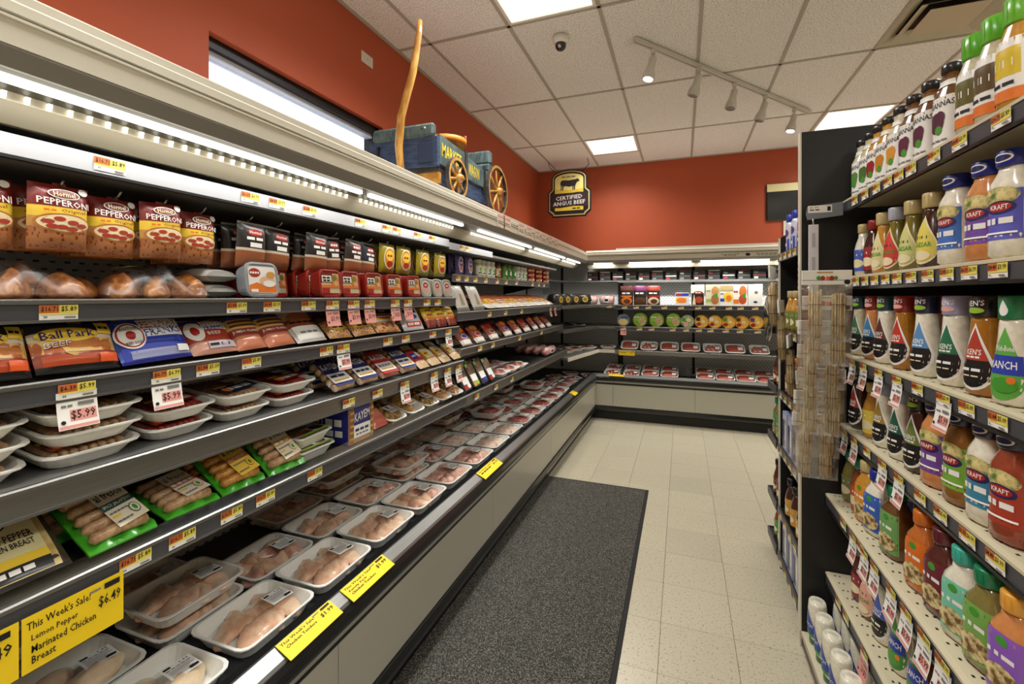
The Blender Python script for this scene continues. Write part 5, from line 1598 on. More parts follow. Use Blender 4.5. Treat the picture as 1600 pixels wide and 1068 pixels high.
# ---- near case, frank shelf
z = 1.324
SP = {'ballpark': (0.135, 0.115, 0.042), 'fenway': (0.165, 0.125, 0.04), 'fenway2': (0.13, 0.12, 0.036), 'jumbo': (0.12, 0.125, 0.036), 'clearwhite': (0.12, 0.16, 0.034), 'brat2': (0.12, 0.11, 0.036), 'brat': (0.13, 0.12, 0.036), 'white': (0.13, 0.14, 0.03), 'chorizo': (0.1, 0.13, 0.034)}
FRK = {k: P_franks(*v, k) for k, v in SP.items()}
DS = {'ballpark': 'black and orange beef franks pack', 'fenway': 'royal blue franks pack', 'fenway2': 'blue and red franks pack', 'jumbo': 'red jumbo franks pack', 'clearwhite': 'clear and white hot dog pack', 'brat2': 'brown smoked sausage pack', 'brat': 'cream and brown bratwurst pack', 'white': 'white shrimp style pouch', 'chorizo': 'yellow labelled chorizo pack'}
DS['white'] = 'tall white pouch'
for a, b, k, tl in ((-95, 46, 'ballpark', -.5), (52, 186, 'ballpark', -.5), (188, 298, 'fenway', -.62), (300, 368, 'fenway2', -.75), (370, 414, 'jumbo', -.7), (416, 460, 'jumbo', -.7), (463, 508, 'clearwhite', -.8), (512, 550, 'brat2', -.8), (553, 585, 'brat2', -.8), (588, 624, 'brat', -.75), (628, 662, 'white', -.5), (666, 681, 'chorizo', -.5), (683, 697, 'chorizo', -.5), (699, 713, 'chorizo', -.5)):
    y0, y1 = along(a, -1.24), along(b, -1.24)
    w0 = SP[k][0]
    s = max(0.8, min(1.3, (y1 - y0) / w0))
    for q in range(2):
        put(FRK[k], DS[k] + (' behind the front one' if q else ''), -1.232 - 0.1 * q, (y0 + y1) / 2, z, RZ_L, tl, roll=random.uniform(-.04, .04), jit=0.05, scale=(s, 1, 1))
flush('on the frank shelf', 'the back corner', FROM_CORNER, None)

# ---- near case, sausage tray shelf
z = 1.1295
TS = {'links': P_tray('links', 0.19, 0.27, 0.034, 1), 'linksr': P_tray('linksr', 0.175, 0.26, 0.034, 2), 'linksb': P_tray('linksb', 0.175, 0.26, 0.034, 3)}
DT = {'links': 'maroon labelled pale sausage tray', 'linksr': 'red sausage tray', 'linksb': 'blue labelled pale sausage tray'}
for y, k, n in ((0.425, 'links', 3), (0.63, 'links', 3), (0.825, 'linksr', 2), (1.012, 'linksb', 2), (1.198, 'linksr', 2)):
    for q in range(n):
        a = 0.1
        put(TS[k], DT[k] + (', stack top' if q == n - 1 else ', lower in stack'), -1.352 + 0.045 * q * math.sin(a), y + 0.004 * (q % 2), z + 0.11 * math.sin(a) + 0.045 * q * math.cos(a), RZ_L, a, jit=0.0, lift=False)
    put(TS[k], DT[k] + ' at the rear', -1.66, y + 0.01, z, RZ_L, jit=0.02)
KY = [P_kayem(kind=k) for k in range(3)]
KL = [P_flatpack(0.1, 0.14, 0.03, 'kale', k) for k in range(2)]
for px, pr, d in ((528, KY[0], 'navy and white sausage pack, wider print'), (566, KY[1], 'navy and white bratwurst pack'), (600, KY[2], 'blue and red beef sausage pack'), (630, KY[0], 'navy and white sausage pack, wider print'), (654, KL[0], 'red sausage pack with blue square'), (672, KL[1], 'golden sausage pack with cream label'), (689, KL[1], 'golden sausage pack with cream label'), (706, KL[1], 'golden sausage pack with cream label')):
    for q in range(2):
        put(pr, d + (' behind' if q else ''), -1.2 - 0.115 * q, along(px, -1.24), z, RZ_L, -0.95 + 0.1 * q, jit=0.05)
for k in range(4):
    put(KL[0], 'red sausage pack standing in the row behind', -1.42 - 0.045 * k, along(652, -1.3), z, RZ_L, -0.35)
flush('on sausage shelf', 'the back corner', FROM_CORNER, None)

# ---- near case, lowest shelf
z = 0.9265
LEM = P_flatpack(0.155, 0.2, 0.04, 'lemon')
put(LEM, 'lemon pepper chicken pack with yellow stripe', -1.19, 0.493, z, RZ_L, -0.95)
put(LEM, 'lemon pepper chicken pack with yellow stripe, rear one', -1.34, 0.485, z, RZ_L, -0.8)
SG = {k: P_sausagepack(k) for k in ('jal', 'hot', 'apple', 'roast')}
DG = {'jal': 'green pack of jalapeno chicken sausages', 'hot': 'green pack of hot honey chicken sausages', 'apple': 'green sausage pack with amber stripe', 'roast': 'green sausage pack with orange banner'}
for k, x, y, dz, tl in (('jal', -1.185, 0.665, 0.0, -1.05), ('jal', -1.315, 0.65, 0.0, -1.0), ('roast', -1.19, 0.825, 0.0, -1.32), ('hot', -1.195, 0.975, 0.0, -1.02), ('hot', -1.285, 0.965, 0.0, -1.0), ('hot', -1.375, 0.97, 0.0, -1.0), ('apple', -1.19, 1.125, 0.0, -0.92), ('apple', -1.275, 1.12, 0.0, -0.9)):
    put(SG[k], DG[k], x, y, z + dz, RZ_L, tl, jit=0.08, scale=(0.86, 1, 1))
GT = P_greentray()
for q in range(2):
    put(GT, 'green labelled ground chicken tray, ' + ('upper' if q else 'lower'), -1.27 - .01 * q, along(482, -1.25) - 0.005, z + 0.047 * q, RZ_L + .1 * q, 0.0, scale=(0.9, 1, 1))
put(P_kayembox(), 'blue bratwurst carton', -1.3, 1.482, z, RZ_L)
put(P_flatpack(0.105, 0.15, 0.04, 'ham'), 'pink ham pack with navy top', -1.2, 1.63, z, RZ_L, -0.9)
WG = [P_tray('wings', 0.135, 0.21, 0.035, 1), P_tray('wings', 0.135, 0.21, 0.035, 2), P_tray('patty', 0.145, 0.21, 0.035, 1)]
for y, k in ((1.765, 1), (1.915, 2), (2.062, 1), (2.2, 0), (2.34, 0)):
    a = 0.32
    put(WG[k], ['tray of golden chicken wings', 'tray of dark breaded wings', 'tray of two breaded cutlets'][k], -1.285, y - 0.03, z + 0.105 * math.sin(a) - 0.008, RZ_L, a, lift=False)
flush('on lowest shelf', 'the back corner', FROM_CORNER, None)

# ---- well of the two long cases
WT = {'breast': P_tray('breast', seed=1), 'tender': P_tray('tender', seed=2), 'tender2': P_tray('tender', seed=5), 'thigh': P_tray('thigh', seed=3), 'drum': P_tray('drum', seed=4), 'drum2': P_tray('drum', seed=9), 'pork': P_tray('pork', seed=6), 'steak': P_tray('steak', seed=7), 'beef': P_tray('beef', seed=8)}
DW = {'breast': 'chicken breast tray', 'tender': 'chicken tender tray', 'thigh': 'pink chicken thigh tray', 'drum': 'chicken drumstick tray', 'pork': 'pale pork chop tray', 'steak': 'marbled steak tray', 'beef': 'dark red beef tray'}
cols = [(-1.255, 0.0, ['breast', 'breast', 'tender', 'tender', 'tender2', 'drum', 'thigh', 'thigh', 'pork', 'pork', 'steak', 'steak', 'beef', 'steak', 'steak']),
        (-1.505, -0.055, ['breast', 'breast', 'tender', 'drum', 'tender', 'drum2', 'drum', 'thigh', 'pork', 'pork', 'steak', 'beef', 'steak', 'steak', 'beef']),
        (-1.744, -0.03, ['drum', 'drum', 'drum', None, 'drum2', 'drum', 'drum', 'thigh', 'pork', 'drum', 'beef', 'beef', 'steak', 'beef', 'steak'])]
for ci, (x, off, kinds) in enumerate(cols):
    for k, kd in enumerate(kinds):
        y = 0.45 + 0.305 * k + off
        if kd is None:
            continue
        if J1 - 0.14 < y < J1 + 0.14:
            pass
        stack = 2 if (k * 7 + ci * 3) % 4 == 1 and ci > 0 else 1
        for q in range(stack):
            base = kd.rstrip('2')
            put(WT[kd], DW[base] + [' in the front file', ' in the middle file', ' at the well back'][ci], x + random.uniform(-.006, .006), y + random.uniform(-.004, .004), 0.4615 + 0.062 * q, RZ_L, jit=0.01, scale=(0.98, 0.88 if ci == 2 else 0.98, 1))
flush('of the well', 'the corner', FROM_CORNER, None)

# ---- far case
z = 1.637
for k, px in enumerate((718, 733)):
    for q in range(2):
        put(OL[1], 'purple oval lunch meat pack', -1.375 - 0.05 * q, along(px, -1.37), z, RZ_L, -0.03, scale=(0.95, 1, 1.0))
JR = [P_jar(k) for k in range(4)]
for px, k in ((745, 0), (752, 0), (760, 3), (767, 3), (776, 1), (786, 2), (793, 2), (800, 2), (807, 3), (813, 3), (818, 3)):
    for q in range(2):
        put(JR[k], ['pale green jar', 'red sauce jar', 'green pickle jar', 'white jar with green spot'][k] + (' behind' if q else ''), -1.39 - 0.075 * q, along(px, -1.39), z, RZ_L)
RT = P_roundtub()
for px in (828, 840, 851):
    for q in range(3):
        put(RT, 'round red dip tub stacked', -1.41, along(px, -1.4), z + 0.0455 * q, RZ_L)
flush('on the jar shelf', 'the back corner', FROM_CORNER, None)
z = 1.4015
CP2 = P_flatpack(0.18, 0.17, 0.03, 'clearp')
for px in (722, 746):
    put(CP2, 'silver clear pack standing upright', -1.245, along(px, -1.25) + .02, z, RZ_L, -0.42, scale=(0.9, 1, 1))
BY = [P_flatpack(0.16, 0.22, 0.026, 'bacony', k) for k in range(3)]
for k in range(10):
    y = 2.95 + 0.172 * k
    for q in range(2):
        put(BY[(k * 2 + q) % 3], ['orange bacon pack lying flat', 'brown bacon pack lying flat', 'yellow bacon pack lying flat'][(k * 2 + q) % 3] + (' on top' if q else ''), -1.245 - 0.075 * q, y, z + 0.001, RZ_L, -1.15 + 0.05 * q, jit=0.04)
flush('on bacon shelf', 'the back corner', FROM_CORNER, None)
z = 1.1875
BC = [P_flatpack(0.14, 0.17, 0.034, 'bacon', k) for k in range(3)]
for k, px in enumerate((728, 749, 771, 793, 809, 823, 836, 847, 857)):
    y = along(px, -1.24)
    for q in range(3):
        put(BC[k % 3], ['leaning bacon pack with blue oval', 'leaning bacon pack with red oval', 'leaning bacon pack with brown oval'][k % 3] + ['', ' behind', ' at the rear'][q], -1.225 - 0.085 * q, y, z, RZ_L, -0.75 + 0.12 * q, jit=0.05)
flush('on slanted shelf', 'the back corner', FROM_CORNER, None)
z = 0.9265
BT = [P_blacktray(k) for k in range(3)]
for k in range(4):
    for q in range(2):
        put(BT[(k + q) % 3], ['black seasoned meat tray with red band', 'black seasoned meat tray with gold band', 'black seasoned meat tray with navy band'][(k + q) % 3], -1.19 - 0.06 * q, 2.43 + 0.123 * k, z, RZ_L, -0.5)
SM = P_tray('steak', 0.19, 0.2, 0.032, 11)
for k in range(3):
    for q in range(3):
        put(SM, 'small steak tray', -1.26 - 0.205 * q, 3.02 + 0.2 * k, z, RZ_L, jit=0.03)
RO = P_pillbox(0.32, 0.085, 0.085, 'roll', 1)
for k in range(4):
    put(RO, 'long pink wrapped meat log', -1.22 - 0.1 * k, 4.28 + 0.03 * k, z, RZ_L)
flush('on the far lowest shelf', 'the back corner', FROM_CORNER, None)

# ---- corner shelves and back wall case
KX = lambda r: (round(r.location.x, 3), round(r.location.y, 3), round(r.location.z, 3))
z = 1.3865
HM = [P_pillbox(0.2, 0.145, 0.145, 'roll', 0), P_pillbox(0.19, 0.12, 0.12, 'roll', 1)]
for x, y, k, rz in ((-1.3, 4.93, 0, 1.3), (-1.27, 5.15, 0, 1.2), (-1.22, 5.38, 0, 1.1), (-1.14, 5.62, 0, 0.7), (-1.09, 5.87, 1, 0.1), (-0.875, 5.86, 1, 0.0)):
    put(HM[k], ['dark netted ham', 'pink wrapped ham'][k], x - 0.02, y, z, rz)
CK = [P_pillbox(0.15, 0.235, 0.04, 'cook', k) for k in range(3)]
for k, px in enumerate((979, 1000, 1021)):
    for q in range(2):
        put(CK[k], ['maroon and orange rice pouch', 'magenta and black rice pouch', 'brick red rice pouch'][k] + (' behind' if q else ''), across(px, 5.79), 5.79 + 0.045 * q, z, RZ_B, -0.03)
put(P_pillbox(0.155, 0.15, 0.04, 'mac', 0), 'yellow and blue meal carton', across(1066, 5.8), 5.8, z, RZ_B, -0.05)
CT = [P_pillbox(0.146, 0.245, 0.035, 'cart', k) for k in range(5)]
for k, px in enumerate((1090, 1113, 1135, 1156, 1180)):
    for q in range(2):
        put(CT[k], ['white and black carton with red oval', 'cream carton with browned food picture', 'white carton with egg picture', 'white carton with red stew picture', 'plain white carton'][k] + (' behind' if q else ''), across(px, 5.79) + .004 * q, 5.79 + 0.04 * q, z, RZ_B)
flush('on pouch shelf', 'the inside corner', KX, None)
z = 1.1215
BW = [(974, ('grey', 0), 'grey meal bowl with pale food'), (1000, ('lime', 0), 'lime green pasta bowl'), (1026, ('lime', 0), 'lime green pasta bowl'), (1052, ('lime', 0), 'lime green pasta bowl'), (1074, ('clear', 0), 'clear salad bowl'), (1096, ('gold', 0), 'golden noodle bowl with black tab'), (1117, ('gold', 1), 'golden noodle bowl with white tab'), (1138, ('gold', 2), 'golden noodle bowl with green tab'), (1159, ('gold', 3), 'golden noodle bowl with brown tab'), (1181, ('gold', 4), 'golden noodle bowl with purple tab')]
BWP = {}
for px, st, d in BW:
    if st not in BWP:
        BWP[st] = P_bowl(st, 0.076 if st[0] != 'lime' else 0.084)
    for q in range(3 if st[0] == 'lime' else 2):
        put(BWP[st], d + ['', ' behind', ' at the rear'][q], across(px, 5.8), 5.8 + 0.06 * q, z, RZ_B, -0.04)
FT = P_pillbox(0.17, 0.22, 0.03, 'tray', 3)
for x, y, rz in ((-1.3, 5.0, 1.1), (-1.24, 5.22, 0.9), (-1.16, 5.46, 0.8)):
    put(FT, 'flat black meat tray', x, y, z, rz, -1.45)
flush('on bowl shelf', 'the inside corner', KX, None)
z = 1.7015
BB = [P_pillbox(0.14, 0.06, 0.2, 'tray', k) for k in range(4)]
for k in range(14):
    x = -1.12 + 0.165 * k
    for q in range(2):
        put(BB[(k + q) % 4], ['black meat tray with maroon strip', 'black meat tray with grey strip', 'black meat tray with white strip', 'black meat tray with taupe strip'][(k + q) % 4], x, 6.18, z + 0.061 * q, RZ_B)
flush('on top shelf', 'the inside corner', KX, None)
z = 0.8315
TR = {'steak': P_tray('steak', 0.2, 0.2, 0.032, 21), 'ground': P_tray('ground', 0.21, 0.2, 0.035, 22), 'beef': P_tray('beef', 0.2, 0.19, 0.032, 23)}
for k, px in enumerate((984, 1014, 1046, 1079, 1113, 1148, 1186)):
    kd = ['ground', 'steak', 'ground', 'ground', 'steak', 'ground', 'steak'][k]
    a = 0.42
    put(TR[kd], {'steak': 'tilted tray of marbled steaks', 'ground': 'tilted tray of ground beef'}[kd], across(px, 5.85), 5.86, z + 0.075 * math.sin(a) + .001, RZ_B, a, lift=False, scale=(1.0, 1, 1))
for x, y, rz in ((-0.88, 5.87, 0.1), (-1.12, 5.72, 0.6), (-1.23, 5.5, 0.9), (-1.29, 5.26, 1.1), (-1.31, 5.02, 1.3), (-1.5, 5.12, 1.2), (-1.48, 5.4, 1.0), (-1.38, 5.72, 0.7)):
    put(TR['beef'], 'tray of dark beef', x, y, z, rz)
flush('on slanted meat shelf', 'the inside corner', KX, None)
z = 0.4615
GB = P_tray('ground', 0.21, 0.2, 0.04, 31)
for k, px in enumerate((957, 987, 1016, 1046, None, 1102, 1133, 1165, 1197)):
    if px is None:
        continue
    for q in range(2):
        for dy in range(2):
            a = 0.2
            put(GB if k > 1 else TR['beef'], ('ground beef tray' if k > 1 else 'beef tray') + (', upper' if q else ', lower') + (' rear' if dy else ' front'), across(px, 5.78), 5.79 + 0.215 * dy - 0.052 * q * math.sin(a), z + 0.085 * math.sin(a) + 0.052 * q + 0.03 * dy, RZ_B, a, lift=False, scale=(0.95, 1, 1))
for x, y, rz in ((-1.28, 5.06, 1.57), (-1.5, 5.05, 1.57), (-1.27, 5.3, 1.4), (-1.5, 5.3, 1.5), (-1.27, 5.55, 0.9), (-1.5, 5.58, 1.0), (-1.12, 5.83, 0.4), (-1.38, 5.9, 0.5)):
    put(TR['steak'], 'steak tray in the corner', x, y, z, rz, jit=0.05)
flush('of the back well', 'the inside corner', KX, None)

# ---- right gondola
WID = {'kens': .079, 'wish': .079, 'kraft': .086, 'bri': .073, 'bolt': .076, 'newman': .079, 'slim': .064, 'jugb': .088, 'squeeze': .086}
def grow(k, items, place):
    zz, d = GSH[k]
    last, lw = None, 0
    for px, style, body, cap, lab, desc in reversed(items):       # from the near end towards the end panel
        pr = P_bottle(style, body, cap, lab)
        x = XG - d + 0.054 + (0.02 if k >= 4 else 0)
        y = along(px, x)
        wd = WID[style]
        if last is not None:
            y = max(y, last + (wd + lw) / 2 + 0.002)
        if y > GY_F - 0.042:
            continue
        last, lw = y, wd
        for q in range(2):
            put(pr, desc + (' behind' if q else ''), x + 0.092 * q, y, zz + 0.001, RZ_R + 0.3, jit=0.06)
    flush(place, 'the end panel', lambda r: -r.location.y, None)
KN, BLK, RED_, TEAL, LAV, GRN, BLU, SIL, GLD, TEAL2 = (30, 32, 70), (24, 22, 24), (150, 34, 34), (28, 72, 84), (168, 170, 206), (22, 120, 76), (30, 44, 140), (176, 178, 190), (196, 176, 120), (60, 170, 150)
grow(0, [(1322, 'slim', 'honey', BLK, (214, 160, 30), 'small amber bottle with yellow label'),
         (1338, 'bri', 'pale', BLK, (150, 60, 50), 'black capped vinaigrette with red fruit'), (1350, 'bri', 'clear', BLK, (90, 140, 60), 'black capped vinaigrette with green fruit'), (1363, 'bri', 'pale', BLK, (70, 110, 50), 'black capped vinaigrette with avocado print'),
         (1376, 'bri', 'honey', BLK, (150, 40, 40), 'black capped vinaigrette with dark red fruit'), (1391, 'bri', 'honey', BLK, (200, 130, 40), 'black capped vinaigrette with orange slice'), (1410, 'bri', 'clear', BLK, (220, 150, 50), 'black capped vinaigrette with peach print'),
         (1431, 'bri', 'brown', BLK, (96, 40, 66), 'black capped vinaigrette with purple grapes'), (1456, 'bri', 'brown', BLK, (90, 36, 60), 'black capped vinaigrette with dark grapes'), (1489, 'bri', 'brown', BLK, (84, 34, 56), 'black capped vinaigrette with large grape bunch'),
         (1534, 'bolt', 'clear', (96, 180, 40), (96, 90, 30), 'green capped dressing with olive label'), (1568, 'bolt', 'clear', (100, 186, 44), (90, 70, 30), 'green capped dressing with brown label'), (1596, 'bolt', 'honey', (110, 190, 50), (220, 190, 40), 'green capped dressing with yellow label')], 'on top sauce shelf')
grow(1, [(1322, 'slim', 'caesar', GLD, (206, 180, 60), 'gold capped creamy bottle'), (1335, 'slim', 'dark', GLD, (60, 70, 150), 'gold capped dark bottle'), (1350, 'slim', 'ranch', GLD, (80, 100, 180), 'gold capped white bottle'), (1366, 'slim', 'dark', RED_, (150, 40, 40), 'red capped dark bottle'),
         (1382, 'newman', 'honey', GLD, (222, 210, 150), 'gold capped honey bottle with cream label'), (1402, 'newman', 'olive', SIL, (206, 60, 50), 'silver capped olive oil dressing'), (1428, 'newman', 'olive', GLD, (206, 206, 130), 'gold capped caesar dressing'), (1458, 'newman', 'dark', GLD, (222, 206, 90), 'gold capped balsamic dressing'),
         (1497, 'kraft', 'ranch', BLU, (60, 110, 190), 'blue capped ranch bottle with sky blue label'), (1545, 'kraft', 'french', BLU, (110, 70, 160), 'blue capped orange dressing with purple label'), (1586, 'kraft', 'ranch', BLU, (90, 90, 190), 'blue capped ranch bottle with violet label')], 'on second sauce shelf')
grow(2, [(1327, 'kens', 'dark', RED_, (206, 120, 40), 'red capped dark dressing'), (1346, 'kens', 'caesar', TEAL, (70, 120, 80), 'teal capped cream dressing'), (1366, 'kens', 'french', RED_, (60, 130, 180), 'red capped orange dressing'), (1386, 'kens', 'ranch', TEAL, (96, 50, 40), 'teal capped white dressing with brown teardrop'),
         (1414, 'kens', 'italian', RED_, (190, 50, 40), 'red capped Italian dressing with red teardrop'), (1449, 'kens', 'ranch', KN, (90, 140, 190), 'navy capped white dressing with blue teardrop'), (1494, 'kens', 'ranch', LAV, (40, 110, 76), 'lavender capped white dressing with green teardrop'),
         (1541, 'kens', 'italian', BLK, (176, 60, 40), 'black capped amber dressing with red teardrop'), (1588, 'wish', 'ranch', GRN, (96, 170, 70), 'green capped ranch with blue banner')], 'on eye level shelf')
grow(3, [(1324, 'kens', 'honey', KN, (40, 60, 110), 'navy capped honey dressing'), (1344, 'kens', 'dark', KN, (150, 50, 40), 'navy capped dark dressing'), (1364, 'slim', 'honey', GLD, (230, 206, 80), 'yellow slim bottle'), (1384, 'kens', 'ranch', LAV, (150, 120, 50), 'lavender capped white dressing with tan teardrop'),
         (1410, 'kens', 'ranch', LAV, (36, 90, 70), 'lavender capped white dressing with dark green teardrop'), (1437, 'kens', 'dark', BLK, (110, 120, 60), 'black capped dark dressing with olive teardrop'), (1468, 'kraft', 'french', KN, (110, 70, 150), 'navy capped orange dressing with purple label'),
         (1506, 'kraft', 'amber', KN, (120, 170, 60), 'navy capped amber dressing with green label'), (1549, 'kraft', 'ranch', KN, (60, 130, 160), 'navy capped ranch with blue label'), (1588, 'kraft', 'redsauce', KN, (170, 60, 40), 'navy capped red dressing')], 'on middle sauce shelf')
grow(4, [(1316, 'slim', 'brown', BLK, (196, 170, 60), 'brown slim bottle'), (1330, 'slim', 'herb', TEAL2, (120, 130, 80), 'teal capped herb dressing'), (1345, 'slim', 'redsauce', TEAL2, (206, 80, 50), 'teal capped red dressing'), (1358, 'jugb', 'honey', GLD, (226, 140, 40), 'gold capped honey dressing'),
         (1374, 'jugb', 'ranch', BLU, (60, 100, 190), 'blue capped white dressing'), (1402, 'jugb', 'brown', GRN, (110, 160, 90), 'green capped brown dressing'), (1446, 'jugb', 'orange', (206, 108, 34), (222, 110, 30), 'bright orange dressing jug'), (1478, 'jugb', 'maroon', (96, 34, 40), (110, 36, 50), 'maroon dressing jug'),
         (1520, 'jugb', 'white', TEAL2, (120, 200, 170), 'white dressing jug with mint label'), (1562, 'jugb', 'herb', GRN, (120, 170, 80), 'olive dressing jug with green label'), (1592, 'jugb', 'french', (224, 160, 60), (140, 90, 190), 'orange dressing jug with purple label')], 'on fifth sauce shelf')
grow(5, [(1312, 'slim', 'redsauce', TEAL2, (150, 60, 60), 'teal capped red bottle'), (1326, 'newman', 'olive', (222, 226, 206), (206, 206, 120), 'pale capped olive oil dressing'), (1346, 'slim', 'maroon', RED_, (150, 50, 60), 'red capped maroon bottle'), (1362, 'newman', 'brown', SIL, (230, 170, 150), 'silver capped pink labelled dressing'),
         (1384, 'kens', 'ranch', SIL, (80, 100, 190), 'silver capped white dressing'), (1412, 'wish', 'ranch', GRN, (70, 140, 60), 'green capped ranch with oval label'), (1444, 'wish', 'brown', GRN, (60, 130, 70), 'green capped brown dressing'), (1485, 'kens', 'orange', RED_, (190, 60, 40), 'red capped orange dressing')], 'on lowest sauce shelf')
SQ = P_bottle('squeeze', 'white', (24, 110, 80), (40, 70, 160))
for k in range(5):
    for q in range(2):
        put(SQ, 'white squeeze bottle standing cap down in the ' + ('outer' if q == 0 else 'inner') + ' file', 0.523 + 0.087 * q, 2.2 - 0.1 * k, 0.0685, RZ_R, jit=0.1, scale=(0.92, 0.92, 0.86))
flush('on base deck', 'the end panel', lambda r: -r.location.y, None)
# ================================================================ wooden wagon on the canopy
WZ = 2.0605
wg = thing('wooden_wagon', 'painted blue grey toy market wagon with yellow wheels on the case canopy', 'wagon')
BLUEW = m_blend('worn blue paint', (40, 54, 84), (60, 78, 110), 14, rough=.7, coat=0, stretch=(1, 1, 4), bmp=.3)
GREYW = m_blend('worn grey green paint', (62, 78, 80), (92, 108, 106), 14, rough=.7, coat=0, stretch=(4, 1, 1), bmp=.3)
PINE = m_blend('varnished pine', (170, 116, 46), (214, 164, 84), 8, rough=.4, coat=.3, stretch=(1, 6, 1), bmp=.15)
DKW = m_blend('dark iron', (40, 38, 38), (62, 58, 56), 20, rough=.5, coat=.1)
X0, X1, Y0, Y1 = -1.69, -1.262, 2.21, 2.98
# front wall, top rail, side boards
MB().box(X0 - .02, X1, Y0, Y0 + .025, 2.215, 2.385, BLUEW, .003).obj('front_board', wg)
fb = MB().box(X0, X1 - .02, Y0 - .012, Y0 + .03, 2.385, 2.46, GREYW, .014)
fb.obj('front_rail', wg)
MB().box(X0 + .03, X0 + .045, Y0 - .012, Y0, 2.235, 2.36, BLACKM).obj('front_batten', wg)
MB().box(X1 - .12, X1 - .02, Y0 - .006, Y0, 2.24, 2.35, M('panel blue', (44, 56, 84), .7), .003).obj('front_inset', wg)
MB().tube([(X0 + .33, Y0 - .012, 2.425), (X0 + .36, Y0 - .03, 2.43), (X0 + .37, Y0 - .03, 2.415)], .004, CHROME).obj('latch', wg)
MB().box(X0 + .04, X1 - .01, Y0 + .005, Y0 + .3, 2.19, 2.215, DKW, .002).obj('floor_board', wg)
bl = MB().prism([(X0 + .12, 2.07), (X1 - .17, 2.09), (X1 - .005, 2.13), (X1 - .005, 2.19), (X0 + .12, 2.19)], lambda p, q, a: (p, a, q), Y0 + .02, Y0 + .05, PINE)
bl.obj('bolster', wg)
for nm, y0, y1, zt0, zt1 in (('side_board', Y0 + .025, 2.55, 2.40, 2.385), ('side_board', 2.565, 2.84, 2.375, 2.35)):
    for xs in (X1 - .02, X0):
        MB().prism([(y0, 2.235), (y1, 2.235), (y1, zt1), (y0, zt0)], lambda p, q, a: (a, p, q), xs, xs + .02, GREYW).obj(nm, wg)
MB().box(X1 - .004, X1 + .008, 2.545, 2.57, 2.2, 2.4, DKW).obj('side_strap', wg)
MB().box(X1 - .004, X1 + .006, 2.83, 2.855, 2.19, 2.38, DKW).obj('side_strap', wg)
lw = MB().prism([(Y0 + .025, 2.13), (Y1 - .05, 2.13), (Y1, 2.19), (Y1, 2.235), (Y0 + .025, 2.235)], lambda p, q, a: (a, p, q), X0 + .02, X1 - .012, BLUEW)
lw.obj('wagon_body', wg)
MB().box(X0, X1 + .004, 2.875, 2.975, 2.235, 2.36, GREYW, .004).obj('seat_box', wg)
MB().box(X0, X1 + .012, 2.9, 2.98, 2.365, 2.42, GREYW, .012).obj('seat_back_lower', wg)
MB().box(X0, X1 + .006, 2.925, 2.985, 2.42, 2.52, GREYW, .016).obj('seat_back', wg)
lt = MB()
YLW = M('wagon yellow lettering', (236, 206, 40), .6)
S = lambda u, v, o: (X1 + o, Y0 + .05 + u * .24, 2.285 + v * .075 - u * .008)
decals(lt, S, [('t', 'MARKET', .5, .5, 1, 1, YLW)], .001)
S = lambda u, v, o: (X1 + o, 2.6 + u * .16, 2.265 + v * .075)
decals(lt, S, [('t', 'WAGON', .5, .5, 1, 1, YLW)], .001)
lt.obj('lettering', wg)
# tongue
MB().tube([(-1.45, 2.15, 2.1), (-1.452, 2.14, 2.19), (-1.452, 2.12, 2.32), (-1.43, 2.11, 2.47), (-1.395, 2.11, 2.58), (-1.355, 2.11, 2.7), (-1.335, 2.11, 2.8), (-1.318, 2.11, 2.9), (-1.312, 2.11, 2.97)], [.018, .02, .022, .022, .021, .02, .018, .016, .013], PINE, 10).obj('tongue', wg)
def wheel(cx, cy, r):
    rim = MB()
    n = 28
    sec = [(-.012, r), (.012, r), (.012, r - .018), (-.012, r - .018)]
    rings = []
    for k in range(n + 1):
        t = 2 * math.pi * k / n
        rings.append([(cx + p, cy + q * math.cos(t), WZ + r + q * math.sin(t)) for p, q in sec])
    rim.loft(rings, DKW)
    wo = rim.obj('wheel', wg)
    face = MB()
    for sx in (.0125, -.0125):
        rr = []
        for k in range(n + 1):
            t = 2 * math.pi * k / n
            rr.append([(cx + sx, cy + q * math.cos(t), WZ + r + q * math.sin(t)) for q in (r - .001, r - .019)])
        face.loft(rr, PINE, closed=False)
    face.obj('rim_face', wo)
    for k in range(8):
        t = 2 * math.pi * k / 8 + .2
        MB().tube([(cx, cy + .02 * math.cos(t), WZ + r + .02 * math.sin(t)), (cx, cy + (r - .016) * math.cos(t), WZ + r + (r - .016) * math.sin(t))], [.011, .007], PINE, 6).obj('spoke', wo)
    MB().tube([(cx - .02, cy, WZ + r), (cx + .025, cy, WZ + r), (cx + .04, cy, WZ + r)], [.026, .026, .016], PINE, 10).obj('hub', wo)
    return wo
RF, RR = .12, .178
for cx in (-1.225, -1.73):
    wheel(cx, 2.37, RF)
    wheel(cx, 2.985, RR)
MB().tube([(-1.72, 2.37, WZ + RF), (-1.21, 2.37, WZ + RF)], .012, DKW, 8).obj('axle', wg)
MB().tube([(-1.72, 2.985, WZ + RR), (-1.21, 2.985, WZ + RR)], .012, DKW, 8).obj('axle', wg)
MB().box(-1.52, -1.46, 2.3, 3.0, 2.08, 2.115, PINE, .003).obj('reach', wg)
MB().box(-1.66, -1.29, 2.75, 2.95, 2.09, 2.13, PINE, .003).obj('rear_bolster', wg)
